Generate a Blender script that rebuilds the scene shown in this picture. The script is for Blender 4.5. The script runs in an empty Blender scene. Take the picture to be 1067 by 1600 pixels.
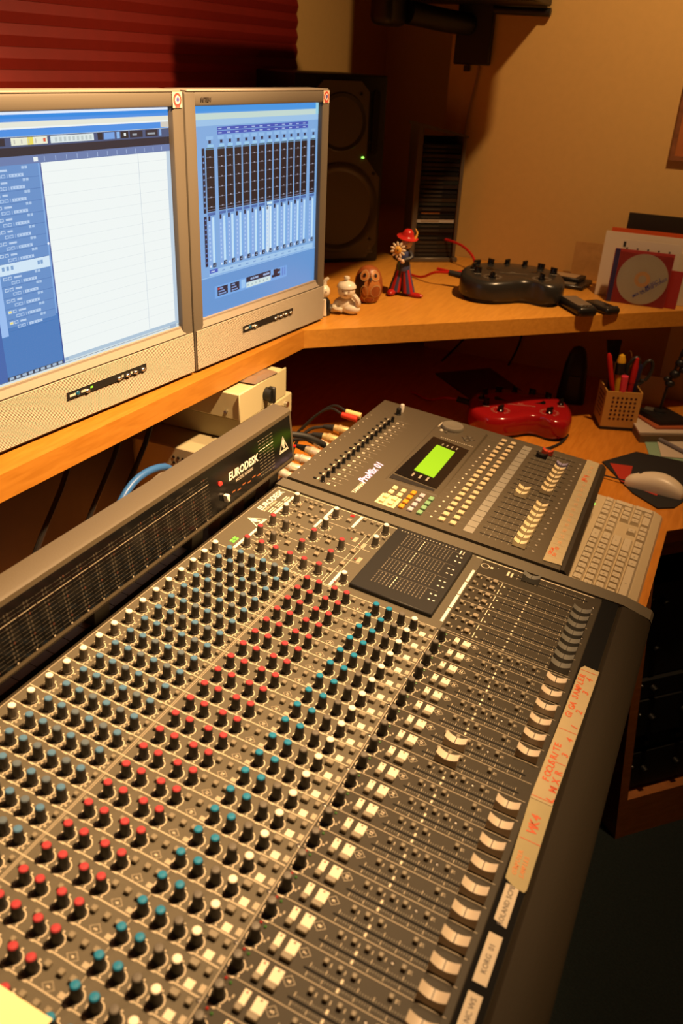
import bpy, bmesh, math, random
from mathutils import Vector, Matrix, Euler
random.seed(7)
R = math.radians
sc = bpy.context.scene
col = sc.collection
ZO = 0.86                      # everything is laid out about the console surface; lifted so the floor is z = 0
FLOOR = -0.86

# ------------------------------------------------------------------ camera
cam_d = bpy.data.cameras.new('camera')
cam = bpy.data.objects.new('camera', cam_d); col.objects.link(cam)
CR = ((0.90087338, 0.43194495, 0.04301986), (-0.24110701, 0.41550712, 0.87705259), (-0.36096338, 0.80048572, -0.47846426))
m4 = Matrix(((CR[0][0], CR[1][0], -CR[2][0], 0), (CR[0][1], CR[1][1], -CR[2][1], 0), (CR[0][2], CR[1][2], -CR[2][2], 0), (0, 0, 0, 1)))
cam.matrix_world = Matrix.Translation((0.57669661, -0.18688989, 0.62366516)) @ m4
cam_d.sensor_fit = 'VERTICAL'; cam_d.sensor_height = 24.0; cam_d.sensor_width = 16.0
cam_d.lens = 1297.03 / 1600.0 * 24.0
cam_d.clip_start = 0.02; cam_d.clip_end = 40
cam_d.dof.use_dof = True; cam_d.dof.focus_distance = 1.22; cam_d.dof.aperture_fstop = 3.8
sc.camera = cam

# ------------------------------------------------------------------ world, lights, exposure
w = bpy.data.worlds.new('world'); sc.world = w; w.use_nodes = True
w.node_tree.nodes['Background'].inputs[0].default_value = (0.02, 0.012, 0.006, 1)
w.node_tree.nodes['Background'].inputs[1].default_value = 0.3
sc.view_settings.view_transform = 'Standard'
sc.view_settings.look = 'None'
sc.view_settings.exposure = 0.0
sc.view_settings.gamma = 1.0
sc.view_settings.use_curve_mapping = False
LAMP = (1.0, 0.61, 0.29)
def spot(name, loc, target, power, size=R(120), blend=0.6, rad=0.03, c=LAMP):
    d = bpy.data.lights.new(name, 'SPOT'); d.energy = power; d.color = c
    d.spot_size = size; d.spot_blend = blend; d.shadow_soft_size = rad
    o = bpy.data.objects.new(name, d); col.objects.link(o)
    o.location = loc
    o.rotation_euler = (Vector(target) - Vector(loc)).to_track_quat('-Z', 'Y').to_euler()
    return o
spot('ceiling_spotlight', (0.64, 0.75, 1.50), (-0.34, 0.42, 0.00), 430, R(72), 1.0, 0.03)
spot('ceiling_spotlight', (0.60, 1.42, 1.50), (-0.24, 1.25, 0.10), 100, R(72), 1.0, 0.03)
spot('ceiling_lamp', (0.60, 1.42, 1.51), (0.0, 1.3, 0.0), 44, R(150), 0.6, 0.03)

# ------------------------------------------------------------------ helpers
def lin(r, g, b):
    f = lambda x: (x / 255 / 12.92) if x / 255 <= 0.04045 else ((x / 255 + 0.055) / 1.055) ** 2.4
    return (f(r), f(g), f(b))
MATS = {}
def mat(name, c, rough=0.5, metal=0.0, noise=0.0, nscale=40.0, bump=0.0, emit=None, estr=1.0, spec=0.5, trans=0.0, coat=0.0, ior=1.45, alpha=1.0, stretch=None):
    if name in MATS: return MATS[name]
    m = bpy.data.materials.new(name); m.use_nodes = True
    nt = m.node_tree; b = nt.nodes['Principled BSDF']
    b.inputs['Base Color'].default_value = (*c, 1); b.inputs['Roughness'].default_value = rough
    b.inputs['Metallic'].default_value = metal; b.inputs['Specular IOR Level'].default_value = spec
    b.inputs['Transmission Weight'].default_value = trans; b.inputs['Coat Weight'].default_value = coat
    b.inputs['IOR'].default_value = ior
    if emit:
        b.inputs['Emission Color'].default_value = (*emit, 1); b.inputs['Emission Strength'].default_value = estr
    if noise or bump:
        tc = nt.nodes.new('ShaderNodeTexCoord'); mp = nt.nodes.new('ShaderNodeMapping')
        nz = nt.nodes.new('ShaderNodeTexNoise'); nz.inputs['Scale'].default_value = nscale; nz.inputs['Detail'].default_value = 5
        nt.links.new(tc.outputs['Object'], mp.inputs[0]); nt.links.new(mp.outputs[0], nz.inputs['Vector'])
        if stretch: mp.inputs['Scale'].default_value = stretch
        if noise:
            mx = nt.nodes.new('ShaderNodeMix'); mx.data_type = 'RGBA'
            mx.inputs[6].default_value = (*[x * (1 - noise) for x in c], 1); mx.inputs[7].default_value = (*[min(1, x * (1 + noise)) for x in c], 1)
            nt.links.new(nz.outputs['Fac'], mx.inputs[0]); nt.links.new(mx.outputs[2], b.inputs['Base Color'])
        if bump:
            bp = nt.nodes.new('ShaderNodeBump'); bp.inputs['Strength'].default_value = bump; bp.inputs['Distance'].default_value = 0.002
            nt.links.new(nz.outputs['Fac'], bp.inputs['Height']); nt.links.new(bp.outputs[0], b.inputs['Normal'])
    MATS[name] = m; return m
def attr_mat(name, emission=0.0, rough=0.6):
    m = bpy.data.materials.new(name); m.use_nodes = True; nt = m.node_tree; b = nt.nodes['Principled BSDF']
    a = nt.nodes.new('ShaderNodeAttribute'); a.attribute_name = 'Col'
    b.inputs['Roughness'].default_value = rough
    if emission:
        b.inputs['Base Color'].default_value = (0.01, 0.01, 0.012, 1)
        nt.links.new(a.outputs['Color'], b.inputs['Emission Color']); b.inputs['Emission Strength'].default_value = emission
        b.inputs['Roughness'].default_value = 0.25
    else:
        nt.links.new(a.outputs['Color'], b.inputs['Base Color'])
    MATS[name] = m; return m
def wood(name, c1, c2, rough=0.4, scale=(3, 3, 3), rot=0.0, grain=14.0):
    m = bpy.data.materials.new(name); m.use_nodes = True; nt = m.node_tree; b = nt.nodes['Principled BSDF']
    tc = nt.nodes.new('ShaderNodeTexCoord'); mp = nt.nodes.new('ShaderNodeMapping'); mp.inputs['Scale'].default_value = scale
    mp.inputs['Rotation'].default_value = (0, 0, rot)
    n1 = nt.nodes.new('ShaderNodeTexNoise'); n1.inputs['Scale'].default_value = grain; n1.inputs['Detail'].default_value = 7; n1.inputs['Distortion'].default_value = 0.6
    cr = nt.nodes.new('ShaderNodeValToRGB'); cr.color_ramp.elements[0].position = 0.3; cr.color_ramp.elements[1].position = 0.7
    cr.color_ramp.elements[0].color = (*c1, 1); cr.color_ramp.elements[1].color = (*c2, 1)
    nt.links.new(tc.outputs['Object'], mp.inputs[0]); nt.links.new(mp.outputs[0], n1.inputs['Vector'])
    nt.links.new(n1.outputs['Fac'], cr.inputs[0]); nt.links.new(cr.outputs[0], b.inputs['Base Color'])
    b.inputs['Roughness'].default_value = rough
    MATS[name] = m; return m

class MB:
    def __init__(s): s.v = []; s.f = []; s.m = []; s.c = []; s.T = Matrix.Identity(4)
    def add(s, vs, fs, mi=0, c=(1, 1, 1)):
        o = len(s.v); T = s.T
        s.v += [tuple(T @ Vector(p)) for p in vs]
        for f in fs: s.f.append(tuple(i + o for i in f)); s.m.append(mi); s.c.append(c)
        return s
    def box(s, x0, x1, y0, y1, z0, z1, mi=0, c=(1, 1, 1)):
        return s.add([(x0, y0, z0), (x1, y0, z0), (x1, y1, z0), (x0, y1, z0), (x0, y0, z1), (x1, y0, z1), (x1, y1, z1), (x0, y1, z1)],
                     [(0, 3, 2, 1), (4, 5, 6, 7), (0, 1, 5, 4), (1, 2, 6, 5), (2, 3, 7, 6), (3, 0, 4, 7)], mi, c)
    def rbox(s, x0, x1, y0, y1, z0, z1, r=0.003, seg=2, mi=0):
        bm = bmesh.new(); bmesh.ops.create_cube(bm, size=1.0)
        for v in bm.verts:
            v.co = Vector(((x0 + x1) / 2 + v.co.x * (x1 - x0), (y0 + y1) / 2 + v.co.y * (y1 - y0), (z0 + z1) / 2 + v.co.z * (z1 - z0)))
        bmesh.ops.bevel(bm, geom=list(bm.edges), offset=r, segments=seg, profile=0.5, affect='EDGES')
        bm.verts.ensure_lookup_table()
        s.add([v.co[:] for v in bm.verts], [[v.index for v in f.verts] for f in bm.faces], mi); bm.free(); return s
    def rect(s, x0, x1, y0, y1, z=0.0, c=(1, 1, 1), mi=0):
        return s.add([(x0, y0, z), (x1, y0, z), (x1, y1, z), (x0, y1, z)], [(0, 1, 2, 3)], mi, c)
    def quad(s, a, b, c_, d, c=(1, 1, 1), mi=0): return s.add([a, b, c_, d], [(0, 1, 2, 3)], mi, c)
    def prism(s, poly, z0, z1, mi=0, c=(1, 1, 1)):
        n = len(poly)
        return s.add([(x, y, z0) for x, y in poly] + [(x, y, z1) for x, y in poly],
                     [tuple(range(n))[::-1], tuple(range(n, 2 * n))] + [(i, (i + 1) % n, n + (i + 1) % n, n + i) for i in range(n)], mi, c)
    def cyl(s, p0, p1, r0, r1=None, n=12, mi=0, c=(1, 1, 1), cap=True):
        r1 = r0 if r1 is None else r1
        p0, p1 = Vector(p0), Vector(p1); d = (p1 - p0).normalized()
        a = d.orthogonal().normalized(); b = d.cross(a)
        vs = []
        for p, r in ((p0, r0), (p1, r1)):
            vs += [tuple(p + r * (math.cos(2 * math.pi * i / n) * a + math.sin(2 * math.pi * i / n) * b)) for i in range(n)]
        fs = [(i, (i + 1) % n, n + (i + 1) % n, n + i) for i in range(n)]
        if cap: fs += [tuple(range(n))[::-1], tuple(range(n, 2 * n))]
        return s.add(vs, fs, mi, c)
    def lathe(s, prof, n=20, mi=0, o=(0, 0, 0), c=(1, 1, 1), sx=1, sy=1):
        vs = []; fs = []; k = len(prof)
        for r, z in prof:
            vs += [(o[0] + sx * r * math.cos(2 * math.pi * i / n), o[1] + sy * r * math.sin(2 * math.pi * i / n), o[2] + z) for i in range(n)]
        for j in range(k - 1):
            for i in range(n):
                fs.append((j * n + i, j * n + (i + 1) % n, (j + 1) * n + (i + 1) % n, (j + 1) * n + i))
        if prof[0][0] > 1e-5: fs.append(tuple(range(n))[::-1])
        if prof[-1][0] > 1e-5: fs.append(tuple(range((k - 1) * n, k * n)))
        return s.add(vs, fs, mi, c)
    def ball(s, o, rx, ry=None, rz=None, n=14, k=9, mi=0, c=(1, 1, 1)):
        ry = rx if ry is None else ry; rz = rx if rz is None else rz
        prof = [(max(1e-6, math.sin(math.pi * j / k)), -math.cos(math.pi * j / k)) for j in range(k + 1)]
        vs = []; fs = []
        for r, z in prof: vs += [(o[0] + rx * r * math.cos(2 * math.pi * i / n), o[1] + ry * r * math.sin(2 * math.pi * i / n), o[2] + rz * z) for i in range(n)]
        for j in range(k):
            for i in range(n): fs.append((j * n + i, j * n + (i + 1) % n, (j + 1) * n + (i + 1) % n, (j + 1) * n + i))
        return s.add(vs, fs, mi, c)
    def tube(s, pts, r, n=8, mi=0, smooth=3, c=(1, 1, 1)):
        P = [Vector(p) for p in pts]
        if smooth and len(P) > 2:      # Catmull-Rom
            Q = []
            E_ = [2 * P[0] - P[1]] + P + [2 * P[-1] - P[-2]]
            for i in range(1, len(E_) - 2):
                for k in range(smooth):
                    t = k / smooth; a, b, c2, d = E_[i - 1], E_[i], E_[i + 1], E_[i + 2]
                    Q.append(0.5 * ((2 * b) + (c2 - a) * t + (2 * a - 5 * b + 4 * c2 - d) * t * t + (3 * b - a - 3 * c2 + d) * t ** 3))
            Q.append(P[-1]); P = Q
        rr = r if isinstance(r, (list, tuple)) else None
        vs = []; fs = []; a = None
        for i, p in enumerate(P):
            d = (P[min(i + 1, len(P) - 1)] - P[max(i - 1, 0)]).normalized()
            a = (d.orthogonal() if a is None else (a - d * a.dot(d))).normalized(); b = d.cross(a)
            ri = r if rr is None else rr[0] + (rr[1] - rr[0]) * i / (len(P) - 1)
            vs += [tuple(p + ri * (math.cos(2 * math.pi * k / n) * a + math.sin(2 * math.pi * k / n) * b)) for k in range(n)]
        for i in range(len(P) - 1):
            for k in range(n): fs.append((i * n + k, i * n + (k + 1) % n, (i + 1) * n + (k + 1) % n, (i + 1) * n + k))
        fs += [tuple(range(n))[::-1], tuple(range((len(P) - 1) * n, len(P) * n))]
        return s.add(vs, fs, mi, c)
    def ring(s, o, r0, r1, a0=0, a1=360, n=24, c=(1, 1, 1), mi=0, sx=1, sy=1):
        vs = []; k = n + 1
        for i in range(k):
            a = R(a0 + (a1 - a0) * i / n)
            vs += [(o[0] + sx * r0 * math.cos(a), o[1] + sy * r0 * math.sin(a), o[2]), (o[0] + sx * r1 * math.cos(a), o[1] + sy * r1 * math.sin(a), o[2])]
        return s.add(vs, [(2 * i, 2 * i + 1, 2 * i + 3, 2 * i + 2) for i in range(n)], mi, c)
    def disc(s, o, r, n=16, c=(1, 1, 1), mi=0, sx=1, sy=1):
        return s.add([(o[0] + sx * r * math.cos(2 * math.pi * i / n), o[1] + sy * r * math.sin(2 * math.pi * i / n), o[2]) for i in range(n)], [tuple(range(n))], mi, c)
    def text(s, t, T, size, c=(1, 1, 1), mi=0, off=0.0, shear=0.0, align='LEFT'):
        key = (t, off, shear, align)
        if key not in TXT:
            cu = bpy.data.curves.new('t', 'FONT'); cu.body = t; cu.size = 1.0; cu.offset = off; cu.shear = shear; cu.align_x = align; cu.resolution_u = 2
            ob = bpy.data.objects.new('t', cu); me = bpy.data.meshes.new_from_object(ob)
            TXT[key] = ([v.co[:] for v in me.vertices], [list(p.vertices) for p in me.polygons])
            bpy.data.objects.remove(ob); bpy.data.meshes.remove(me); bpy.data.curves.remove(cu)
        vs, fs = TXT[key]; old = s.T
        s.T = s.T @ T @ Matrix.Scale(size, 4); s.add(vs, fs, mi, c); s.T = old; return s
    def skew(s):      # front edge draws in slightly towards the far end
        s.v = [(x - .016 * y / .42 if x > .40 else x, y, z) for x, y, z in s.v]; return s
    def mesh(s, name, mats, smooth=True):
        me = bpy.data.meshes.new(name); me.from_pydata(s.v, [], s.f)
        for m in (mats if isinstance(mats, (list, tuple)) else [mats]): me.materials.append(m)
        me.polygons.foreach_set('material_index', s.m)
        if any(c != (1, 1, 1) for c in s.c):
            a = me.color_attributes.new('Col', 'FLOAT_COLOR', 'CORNER'); dat = []
            for p in me.polygons: dat += [*s.c[p.index], 1.0] * len(p.vertices)
            a.data.foreach_set('color', dat)
        if smooth:
            me.polygons.foreach_set('use_smooth', [True] * len(me.polygons)); me.set_sharp_from_angle(angle=R(38))
        me.update(); return me
    def build(s, name, mats, parent=None, loc=(0, 0, 0), rot=(0, 0, 0), smooth=True):
        return put(name, s.mesh(name, mats, smooth), parent, loc, rot)
TXT = {}
def put(name, me, parent=None, loc=(0, 0, 0), rot=(0, 0, 0), scale=None):
    o = bpy.data.objects.new(name, me); col.objects.link(o); o.parent = parent; o.location = loc; o.rotation_euler = rot
    if scale: o.scale = scale
    return o
def tag(o, label=None, cat=None, group=None, kind=None):
    if label: o['label'] = label
    if cat: o['category'] = cat
    if group: o['group'] = group
    if kind: o['kind'] = kind
    return o
def thing(name, label, cat, loc=(0, 0, 0), rot=(0, 0, 0), group=None):
    o = bpy.data.objects.new(name, None); o.empty_display_size = 0.05; col.objects.link(o); o.location = loc; o.rotation_euler = rot
    return tag(o, label, cat, group)
def TM(loc=(0, 0, 0), rx=0, ry=0, rz=0): return Matrix.Translation(loc) @ Euler((R(rx), R(ry), R(rz))).to_matrix().to_4x4()

PRINT = attr_mat('print', 0, 0.55)
SCREEN = attr_mat('lit_screen', 1.0)
BLACK = mat('black_plastic', (0.012, 0.012, 0.012), 0.42)
DARK = mat('dark_plastic', (0.03, 0.029, 0.027), 0.5)
STEEL = mat('steel', (0.6, 0.58, 0.55), 0.28, 1.0)
WHITEP = mat('white_plastic', (0.78, 0.74, 0.66), 0.4)
CREAM = mat('cream_plastic', (0.70, 0.64, 0.50), 0.45)
RUBBER = mat('black_rubber', (0.01, 0.01, 0.01), 0.6)

# ------------------------------------------------------------------ the room
WALLP = mat('wall_paint', (0.64, 0.405, 0.128), 0.85, noise=0.06, nscale=60, bump=0.08)
def struct(name, mb, m, smooth=False): return tag(mb.build(name, m, smooth=smooth), kind='structure')
XL, XR, YN, YF, YB, ZC = -0.75, 2.4, -1.7, 2.18, 2.95, 1.55
CARPET = mat('carpet', (0.012, 0.020, 0.020), 0.95, noise=0.5, nscale=220, bump=0.6)
struct('floor', MB().box(XL - .1, XR + .1, YN - .1, YB + .1, FLOOR - .1, FLOOR), CARPET)
struct('ceiling', MB().box(XL - .1, XR + .1, YN - .1, YB + .1, ZC, ZC + .1), mat('ceiling_paint', (0.34, 0.27, 0.18), 0.9, noise=0.03))
struct('wall_left', MB().box(XL - .1, XL, YN - .1, YB + .1, FLOOR, ZC), WALLP)
struct('wall_back', MB().box(-0.24, XR + .1, YF, YB + .2, FLOOR, ZC), WALLP)
struct('wall_alcove', MB().box(XL - .1, -0.241, YB, YB + .1, FLOOR, ZC), WALLP)
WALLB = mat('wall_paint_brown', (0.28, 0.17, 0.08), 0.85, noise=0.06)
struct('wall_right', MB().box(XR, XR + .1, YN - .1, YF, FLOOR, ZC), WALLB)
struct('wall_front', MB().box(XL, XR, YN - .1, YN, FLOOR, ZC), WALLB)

# red blind on the left wall, slat by slat
RED = mat('red_blind_cloth', (0.20, 0.008, 0.004), 0.6, noise=0.12, nscale=30)
bl = thing('window_blind', 'red pleated window blind hanging behind the two monitors', 'blind', (XL + .006, 0, 0))
sm = MB()
sm.add([(0, -1.05, 0), (.0055, -1.05, .0185), (0, -1.05, .0375), (-.002, -1.05, .0185), (0, 1.05, 0), (.0055, 1.05, .0185), (0, 1.05, .0375), (-.002, 1.05, .0185)],
       [(0, 1, 5, 4), (1, 2, 6, 5), (2, 3, 7, 6), (3, 0, 4, 7), (0, 3, 2, 1), (4, 5, 6, 7)])
sme = sm.mesh('slat', RED, False)
for i in range(26): put('slat', sme, bl, (0, 1.21, 0.2 + i * .038))
MB().rbox(-.008, .022, -1.06, 1.06, 0, .03, .004).build('head_rail', mat('blind_rail', (0.2, 0.02, 0.012), .5), bl, (0, 1.21, 0.2 + 26 * .038))
MB().rbox(-.006, .016, -1.05, 1.05, -.018, -.001, .003).build('bottom_rail', MATS['blind_rail'], bl, (0, 1.21, 0.2))
# picture at the right edge
pf = thing('picture_frame', 'wooden picture frame on the wall at the right edge', 'picture', (0.46, YF - .001, 0.56))
fm = MB()
for a in ((-.105, -.095, -.12, .12), (.095, .105, -.12, .12), (-.095, .095, -.12, -.11), (-.095, .095, .11, .12)): fm.box(a[0], a[1], -.014, 0, a[2], a[3])
fm.build('frame', wood('dark_frame_wood', lin(110, 70, 40), lin(150, 95, 55)), pf)
MB().box(-.095, .095, -.008, -.001, -.11, .11).build('picture_sheet', mat('orange_picture', (0.45, 0.14, 0.03), .6, noise=.5, nscale=12), pf)

# ------------------------------------------------------------------ desk, shelf, rack cabinet
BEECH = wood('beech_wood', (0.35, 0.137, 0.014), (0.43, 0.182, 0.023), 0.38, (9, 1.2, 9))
BEECHD = wood('beech_wood_diagonal_lit', (0.54, 0.235, 0.030), (0.64, 0.295, 0.042), 0.38, (9, 1.2, 9), R(45))  # grain turned; lighter copy of the beech, making up for dimmer light here
SZ = 0.14
shelf = thing('shelf', 'raised beech shelf carrying monitors, loudspeaker and small figures', 'shelf', (0, 0, SZ))
poly = [(-.232, -.30), (-.184, 1.282), (-.36, 1.458), (-.745, 1.458), (-.745, -.30)]
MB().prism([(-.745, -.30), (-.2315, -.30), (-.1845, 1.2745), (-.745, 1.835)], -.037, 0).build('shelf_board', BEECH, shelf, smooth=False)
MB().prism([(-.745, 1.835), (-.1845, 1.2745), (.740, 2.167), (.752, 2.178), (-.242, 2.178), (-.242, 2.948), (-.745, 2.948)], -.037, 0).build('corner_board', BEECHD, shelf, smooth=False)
for y in (-.25, 2.0): MB().box(-.74, -.40, y, y + .03, -.2795, -.0375).build('support_panel', BEECH, shelf, smooth=False)
MB().box(-.36, -.345, -.30, .915, -.2790, -.0375).build('back_board', wood('added_shade_board', (.022, .010, .004), (.03, .014, .005), .6), shelf, smooth=False)  # added board, coloured near black to give the shade under the shelf
DZ = -0.14
DESKW = wood('desk_wood', (0.52, 0.178, 0.016), (0.64, 0.24, 0.028), 0.36, (9, 1.2, 9), R(45))
desk = thing('desk', 'wide beech corner desk under the mixers and keyboard', 'desk', (0, 0, DZ))
MB().prism([(-.748, -.55), (.573, -.55), (.573, 1.335), (1.41, 2.172), (1.41, 2.178), (-.242, 2.178), (-.242, 2.948), (-.748, 2.948)], -.028, 0).build('desk_top', DESKW, desk, smooth=False)
MB().box(-.72, .48, -.52, -.49, -.7195, -.0285).build('end_panel', DESKW, desk, smooth=False)
MB().box(-.74, -.72, -.48, 2.1, -.40, -.0285).build('back_panel', DESKW, desk, smooth=False)

# rack cabinet with sloping front under the diagonal desk edge; local x along the front, local y inwards
RW = wood('cabinet_wood', (0.34, 0.115, 0.026), (0.46, 0.17, 0.042), 0.45, (2, 2, 10))
cab = thing('rack_cabinet', 'reddish wooden rack cabinet with sloping front standing on carpet', 'cabinet', (0.633, 1.24, FLOOR), (0, 0, R(45)))
SL = 0.115 / 0.66
H = 0.69
def slant(p): return (p[0], p[1] + SL * p[2], p[2])
def sbox(mb, x0, x1, y0, y1, z0, z1):
    n = len(mb.v); mb.box(x0, x1, y0, y1, z0, z1); mb.v[n:] = [slant(p) for p in mb.v[n:]]
for nm, a in (('side_panel', (0, .022, 0, .40, .0, H)), ('side_panel', (.50, .522, 0, .40, .0, H))):
    m = MB()
    x0, x1 = a[0], a[1]
    m.add([(x0, 0, 0), (x1, 0, 0), (x1, .5, 0), (x0, .5, 0), (x0, SL * H, H), (x1, SL * H, H), (x1, .5, H), (x0, .5, H)],
          [(0, 3, 2, 1), (4, 5, 6, 7), (0, 1, 5, 4), (1, 2, 6, 5), (2, 3, 7, 6), (3, 0, 4, 7)]); m.build(nm, RW, cab, smooth=False)
m = MB(); sbox(m, .0225, .4995, .001, .40, .0, .095); m.build('bottom_rail', RW, cab, smooth=False)
m = MB(); sbox(m, .0225, .4995, .001, .40, H - .03, H); m.build('top_rail', RW, cab, smooth=False)
m = MB(); m.box(.0225, .4995, .46, .48, .096, H - .031); m.build('back_board', DARK, cab, smooth=False)
RG = mat('rack_gear_black', (0.006, 0.006, 0.006), 0.5)
zz = .105
for i, (hh, dd) in enumerate(((.088, .02), (.044, .03), (.088, .016), (.044, .02), (.132, .03), (.088, .02))):
    ru = thing('rack_unit', ['black rack unit lowest in the wooden cabinet', 'thin black rack unit above the lowest one in the cabinet', 'black rack unit third from the bottom of the cabinet',
               'thin black rack unit at mid height of the cabinet', 'tall black rack unit with a yellow-green label in the cabinet', 'black rack unit highest in the wooden cabinet'][i], 'rack unit', (0.633, 1.24, FLOOR), (0, 0, R(45)), 'rack units in the wooden cabinet')
    m = MB(); sbox(m, .026, .496, dd, dd + .16, zz + .001, zz + hh - .002); m.build('case', RG, ru, smooth=False)
    for k in range(5):
        x = .07 + k * .085; z = zz + hh * .5; y = dd + SL * z
        MB().cyl((x, y + .002, z), (x, y - .012, z), .008, .007, 12).build('knob', BLACK, ru)
    for k in range(2):
        x = .04 + k * .44; z = zz + hh * .5; y = dd + SL * z
        MB().cyl((x, y + .001, z + .012), (x, y - .002, z + .012), .0025, n=8).build('screw', STEEL, ru)
    if i == 4:
        z = zz + hh * .35; y = dd + SL * z
        MB().box(.155, .19, y - .003, y - .001, z - .008, z + .008).build('label', mat('lit_label', (.55, .62, .02), .5, emit=(.55, .65, .02), estr=.35), ru)
    zz += hh

# ------------------------------------------------------------------ big mixing console; local x = back to front, y = along the channels, z = off the panel
P = 0.0275
TILT = 0.08530459
con = thing('mixing_console', 'large grey analogue mixing console covered in coloured knobs', 'mixing console', (0, 0, 0), (0, TILT, 0))
PANEL = mat('console_panel', (0.092, 0.080, 0.056), 0.55, noise=0.08, nscale=300, spec=.25)
CASE = mat('console_case', (0.026, 0.020, 0.012), 0.7, bump=0.15, nscale=500, spec=.15)
CHEEK = mat('console_cheek', (0.105, 0.092, 0.066), 0.45, bump=0.1, nscale=500)
Y0, Y1 = -1.1 * P, 33.02 * P
ct, st = math.cos(TILT), math.sin(TILT)
def to_local(X, Z): return (X * ct - Z * st, X * st + Z * ct)      # world x,z -> local x,z
def xprism(mb, prof, y0, y1, mi=0):                                # profile in local (x, z), extruded along y
    n = len(prof)
    mb.add([(x, y0, z) for x, z in prof] + [(x, y1, z) for x, z in prof],
           [tuple(range(n)), tuple(range(n, 2 * n))[::-1]] + [(i, n + i, n + (i + 1) % n, (i + 1) % n) for i in range(n)], mi)
    return mb
b0 = to_local(-.06, DZ + .0006); b1 = to_local(.555, DZ + .0006)
xprism(MB(), [b0, b1, (.588, -.045), (.588, -.012), (.545, -.0035), (-.028, -.0035), (-.034, -.03), (-.075, -.03)], Y0, Y1).build('chassis', CASE, con, smooth=False)
MB().box(-.022, .3368, -.55 * P, 32.05 * P, -.003, 0).build('knob_panel', PANEL, con, smooth=False)
MB().box(.3370, .5155, -.55 * P, 32.05 * P, -.003, 0).build('shaded_fader_panel', mat('shaded_fader_panel', (0.034, 0.028, 0.018), 0.55, noise=0.08, nscale=300, spec=.25), con, smooth=False)  # separate plate; its darker colour paints in the light falloff towards the faders
xprism(MB(), [(.540, -.003), (.545, .0015), (.560, .0012), (.584, -.006), (.5885, -.011), (.5885, -.013), (.54, -.0032)], Y0, 32.0 * P).build('armrest', CASE, con)
for a, b in ((32.08, 33.02), (-1.1, -.58)):
    xprism(MB(), [(-.03, -.003), (-.03, .0025), (.545, .0025), (.585, -.006), (.589, -.011), (.589, -.03), (.545, -.003)], a * P, b * P).build('end_cheek', CHEEK, con)
MB().box(.5165, .5395, -.5 * P, 32.9 * P, -.003, .0008).build('label_strip', mat('black_strip', (.006, .006, .006), .8, spec=.1), con, smooth=False)
# rear ledge with divided plates
LEDGE = mat('rear_ledge', (.07, .055, .035), .6)
for k in range(0, 25):
    MB().box(-.060, -.0365, (k - .3) * P, (k + .66) * P, -.028, -.004).build('rear_plate', LEDGE, con, smooth=False)
for k in (26.5, 29.0, 31.6):
    MB().box(-.056, -.036, k * P, (k + 1.3) * P, -.028, .012).build('rear_bracket', LEDGE, con, smooth=False)

# knobs --------------------------------------------------------------
KB = mat('knob_dark', (0.020, 0.017, 0.013), 0.5)
KG = mat('knob_grey', (0.085, 0.072, 0.052), 0.5)
CAPS = dict(blue=mat('cap_blue', (.065, .155, .27), .4), grey=mat('cap_greyblue', (.085, .115, .145), .4), red=mat('cap_red', (.34, .036, .045), .38), teal=mat('cap_teal', (.008, .17, .32), .38), white=mat('cap_white', (.86, .78, .64), .4), dark=mat('cap_dark', (.10, .09, .075), .45))
def knob_mesh(name, m, h=.0155):
    k = MB(); k.lathe([(.0056, 0.0), (.0056, .0018), (.0049, .0026), (.0045, h), (.0041, h + .0004)], 14)
    for i in range(7):
        a = i * 2 * math.pi / 7; c_, s_ = math.cos(a), math.sin(a)
        k.add([(.0047 * c_ - .0004 * s_, .0047 * s_ + .0004 * c_, .003), (.0047 * c_ + .0004 * s_, .0047 * s_ - .0004 * c_, .003), (.0053 * c_, .0053 * s_, .003), (.0046 * c_, .0046 * s_, h - .001)], [(0, 2, 3), (2, 1, 3)])
    return k.mesh(name, m)
KMD, KMG = knob_mesh('knob_dark', KB), knob_mesh('knob_grey', KG)
CM = {}
for n_, m_ in CAPS.items():
    k = MB(); k.lathe([(.0043, .0152), (.0042, .0168), (.0034, .0176), (.0, .0178)], 12); CM[n_] = k.mesh('knob_cap', m_)
ink = MB()       # silk-screen printing on the panel
INK = (.70, .60, .44); INKD = (.36, .305, .215)
def knob(name, v, u, body, cap, parent=con):
    o = put(name, body, parent, (v, u * P, 0), (0, 0, random.uniform(-2.4, 2.4)))
    if cap: put('cap', CM[cap], o)
    ink.ring((v, u * P, .0003), .0067, .0074, -50, 230, 10, INK)
    for a in (-50, -15, 20, 55, 90, 125, 160, 195, 230):
        if a in (-50, 90, 230): ink.rect(v + .0088 * math.cos(R(a)) - .0007, v + .0088 * math.cos(R(a)) + .0007, u * P + .0088 * math.sin(R(a)) - .0007, u * P + .0088 * math.sin(R(a)) + .0007, .0003, INK)
    ink.rect(v - .003, v + .003, u * P - .0105, u * P - .0092, .0003, INK)
    if v < .13 and parent is con:
        for dx, dy in ((-.0082, -.0045), (.0085, -.0040), (-.0078, .0085), (.0080, .0088), (.0088, .002), (-.0090, .003)):
            ink.rect(v + dx - .0011, v + dx + .0011, u * P + dy - .0012, u * P + dy + .0012, .0003, INKD)
COLS = [(0.0, 'gain_knob', KMG, 'white')] + [(v, 'equalizer_knob', KMD, c) for v, c in ((.0236, 'blue'), (.0418, 'blue'), (.0600, 'grey'), (.0781, 'blue'), (.0965, 'grey'), (.1145, 'blue'))] + \
       [(v, 'auxiliary_send_knob', KMD, 'red') for v in (.1475, .1657, .1893, .2076)] + [(v, 'monitor_equalizer_knob', KMD, 'teal') for v in (.2513, .2697)] + \
       [(.2884, 'monitor_pan_knob', KMD, 'dark'), (.3060, 'monitor_level_knob', KMD, 'white'), (.3455, 'pan_knob', KMD, 'dark')]
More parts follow.
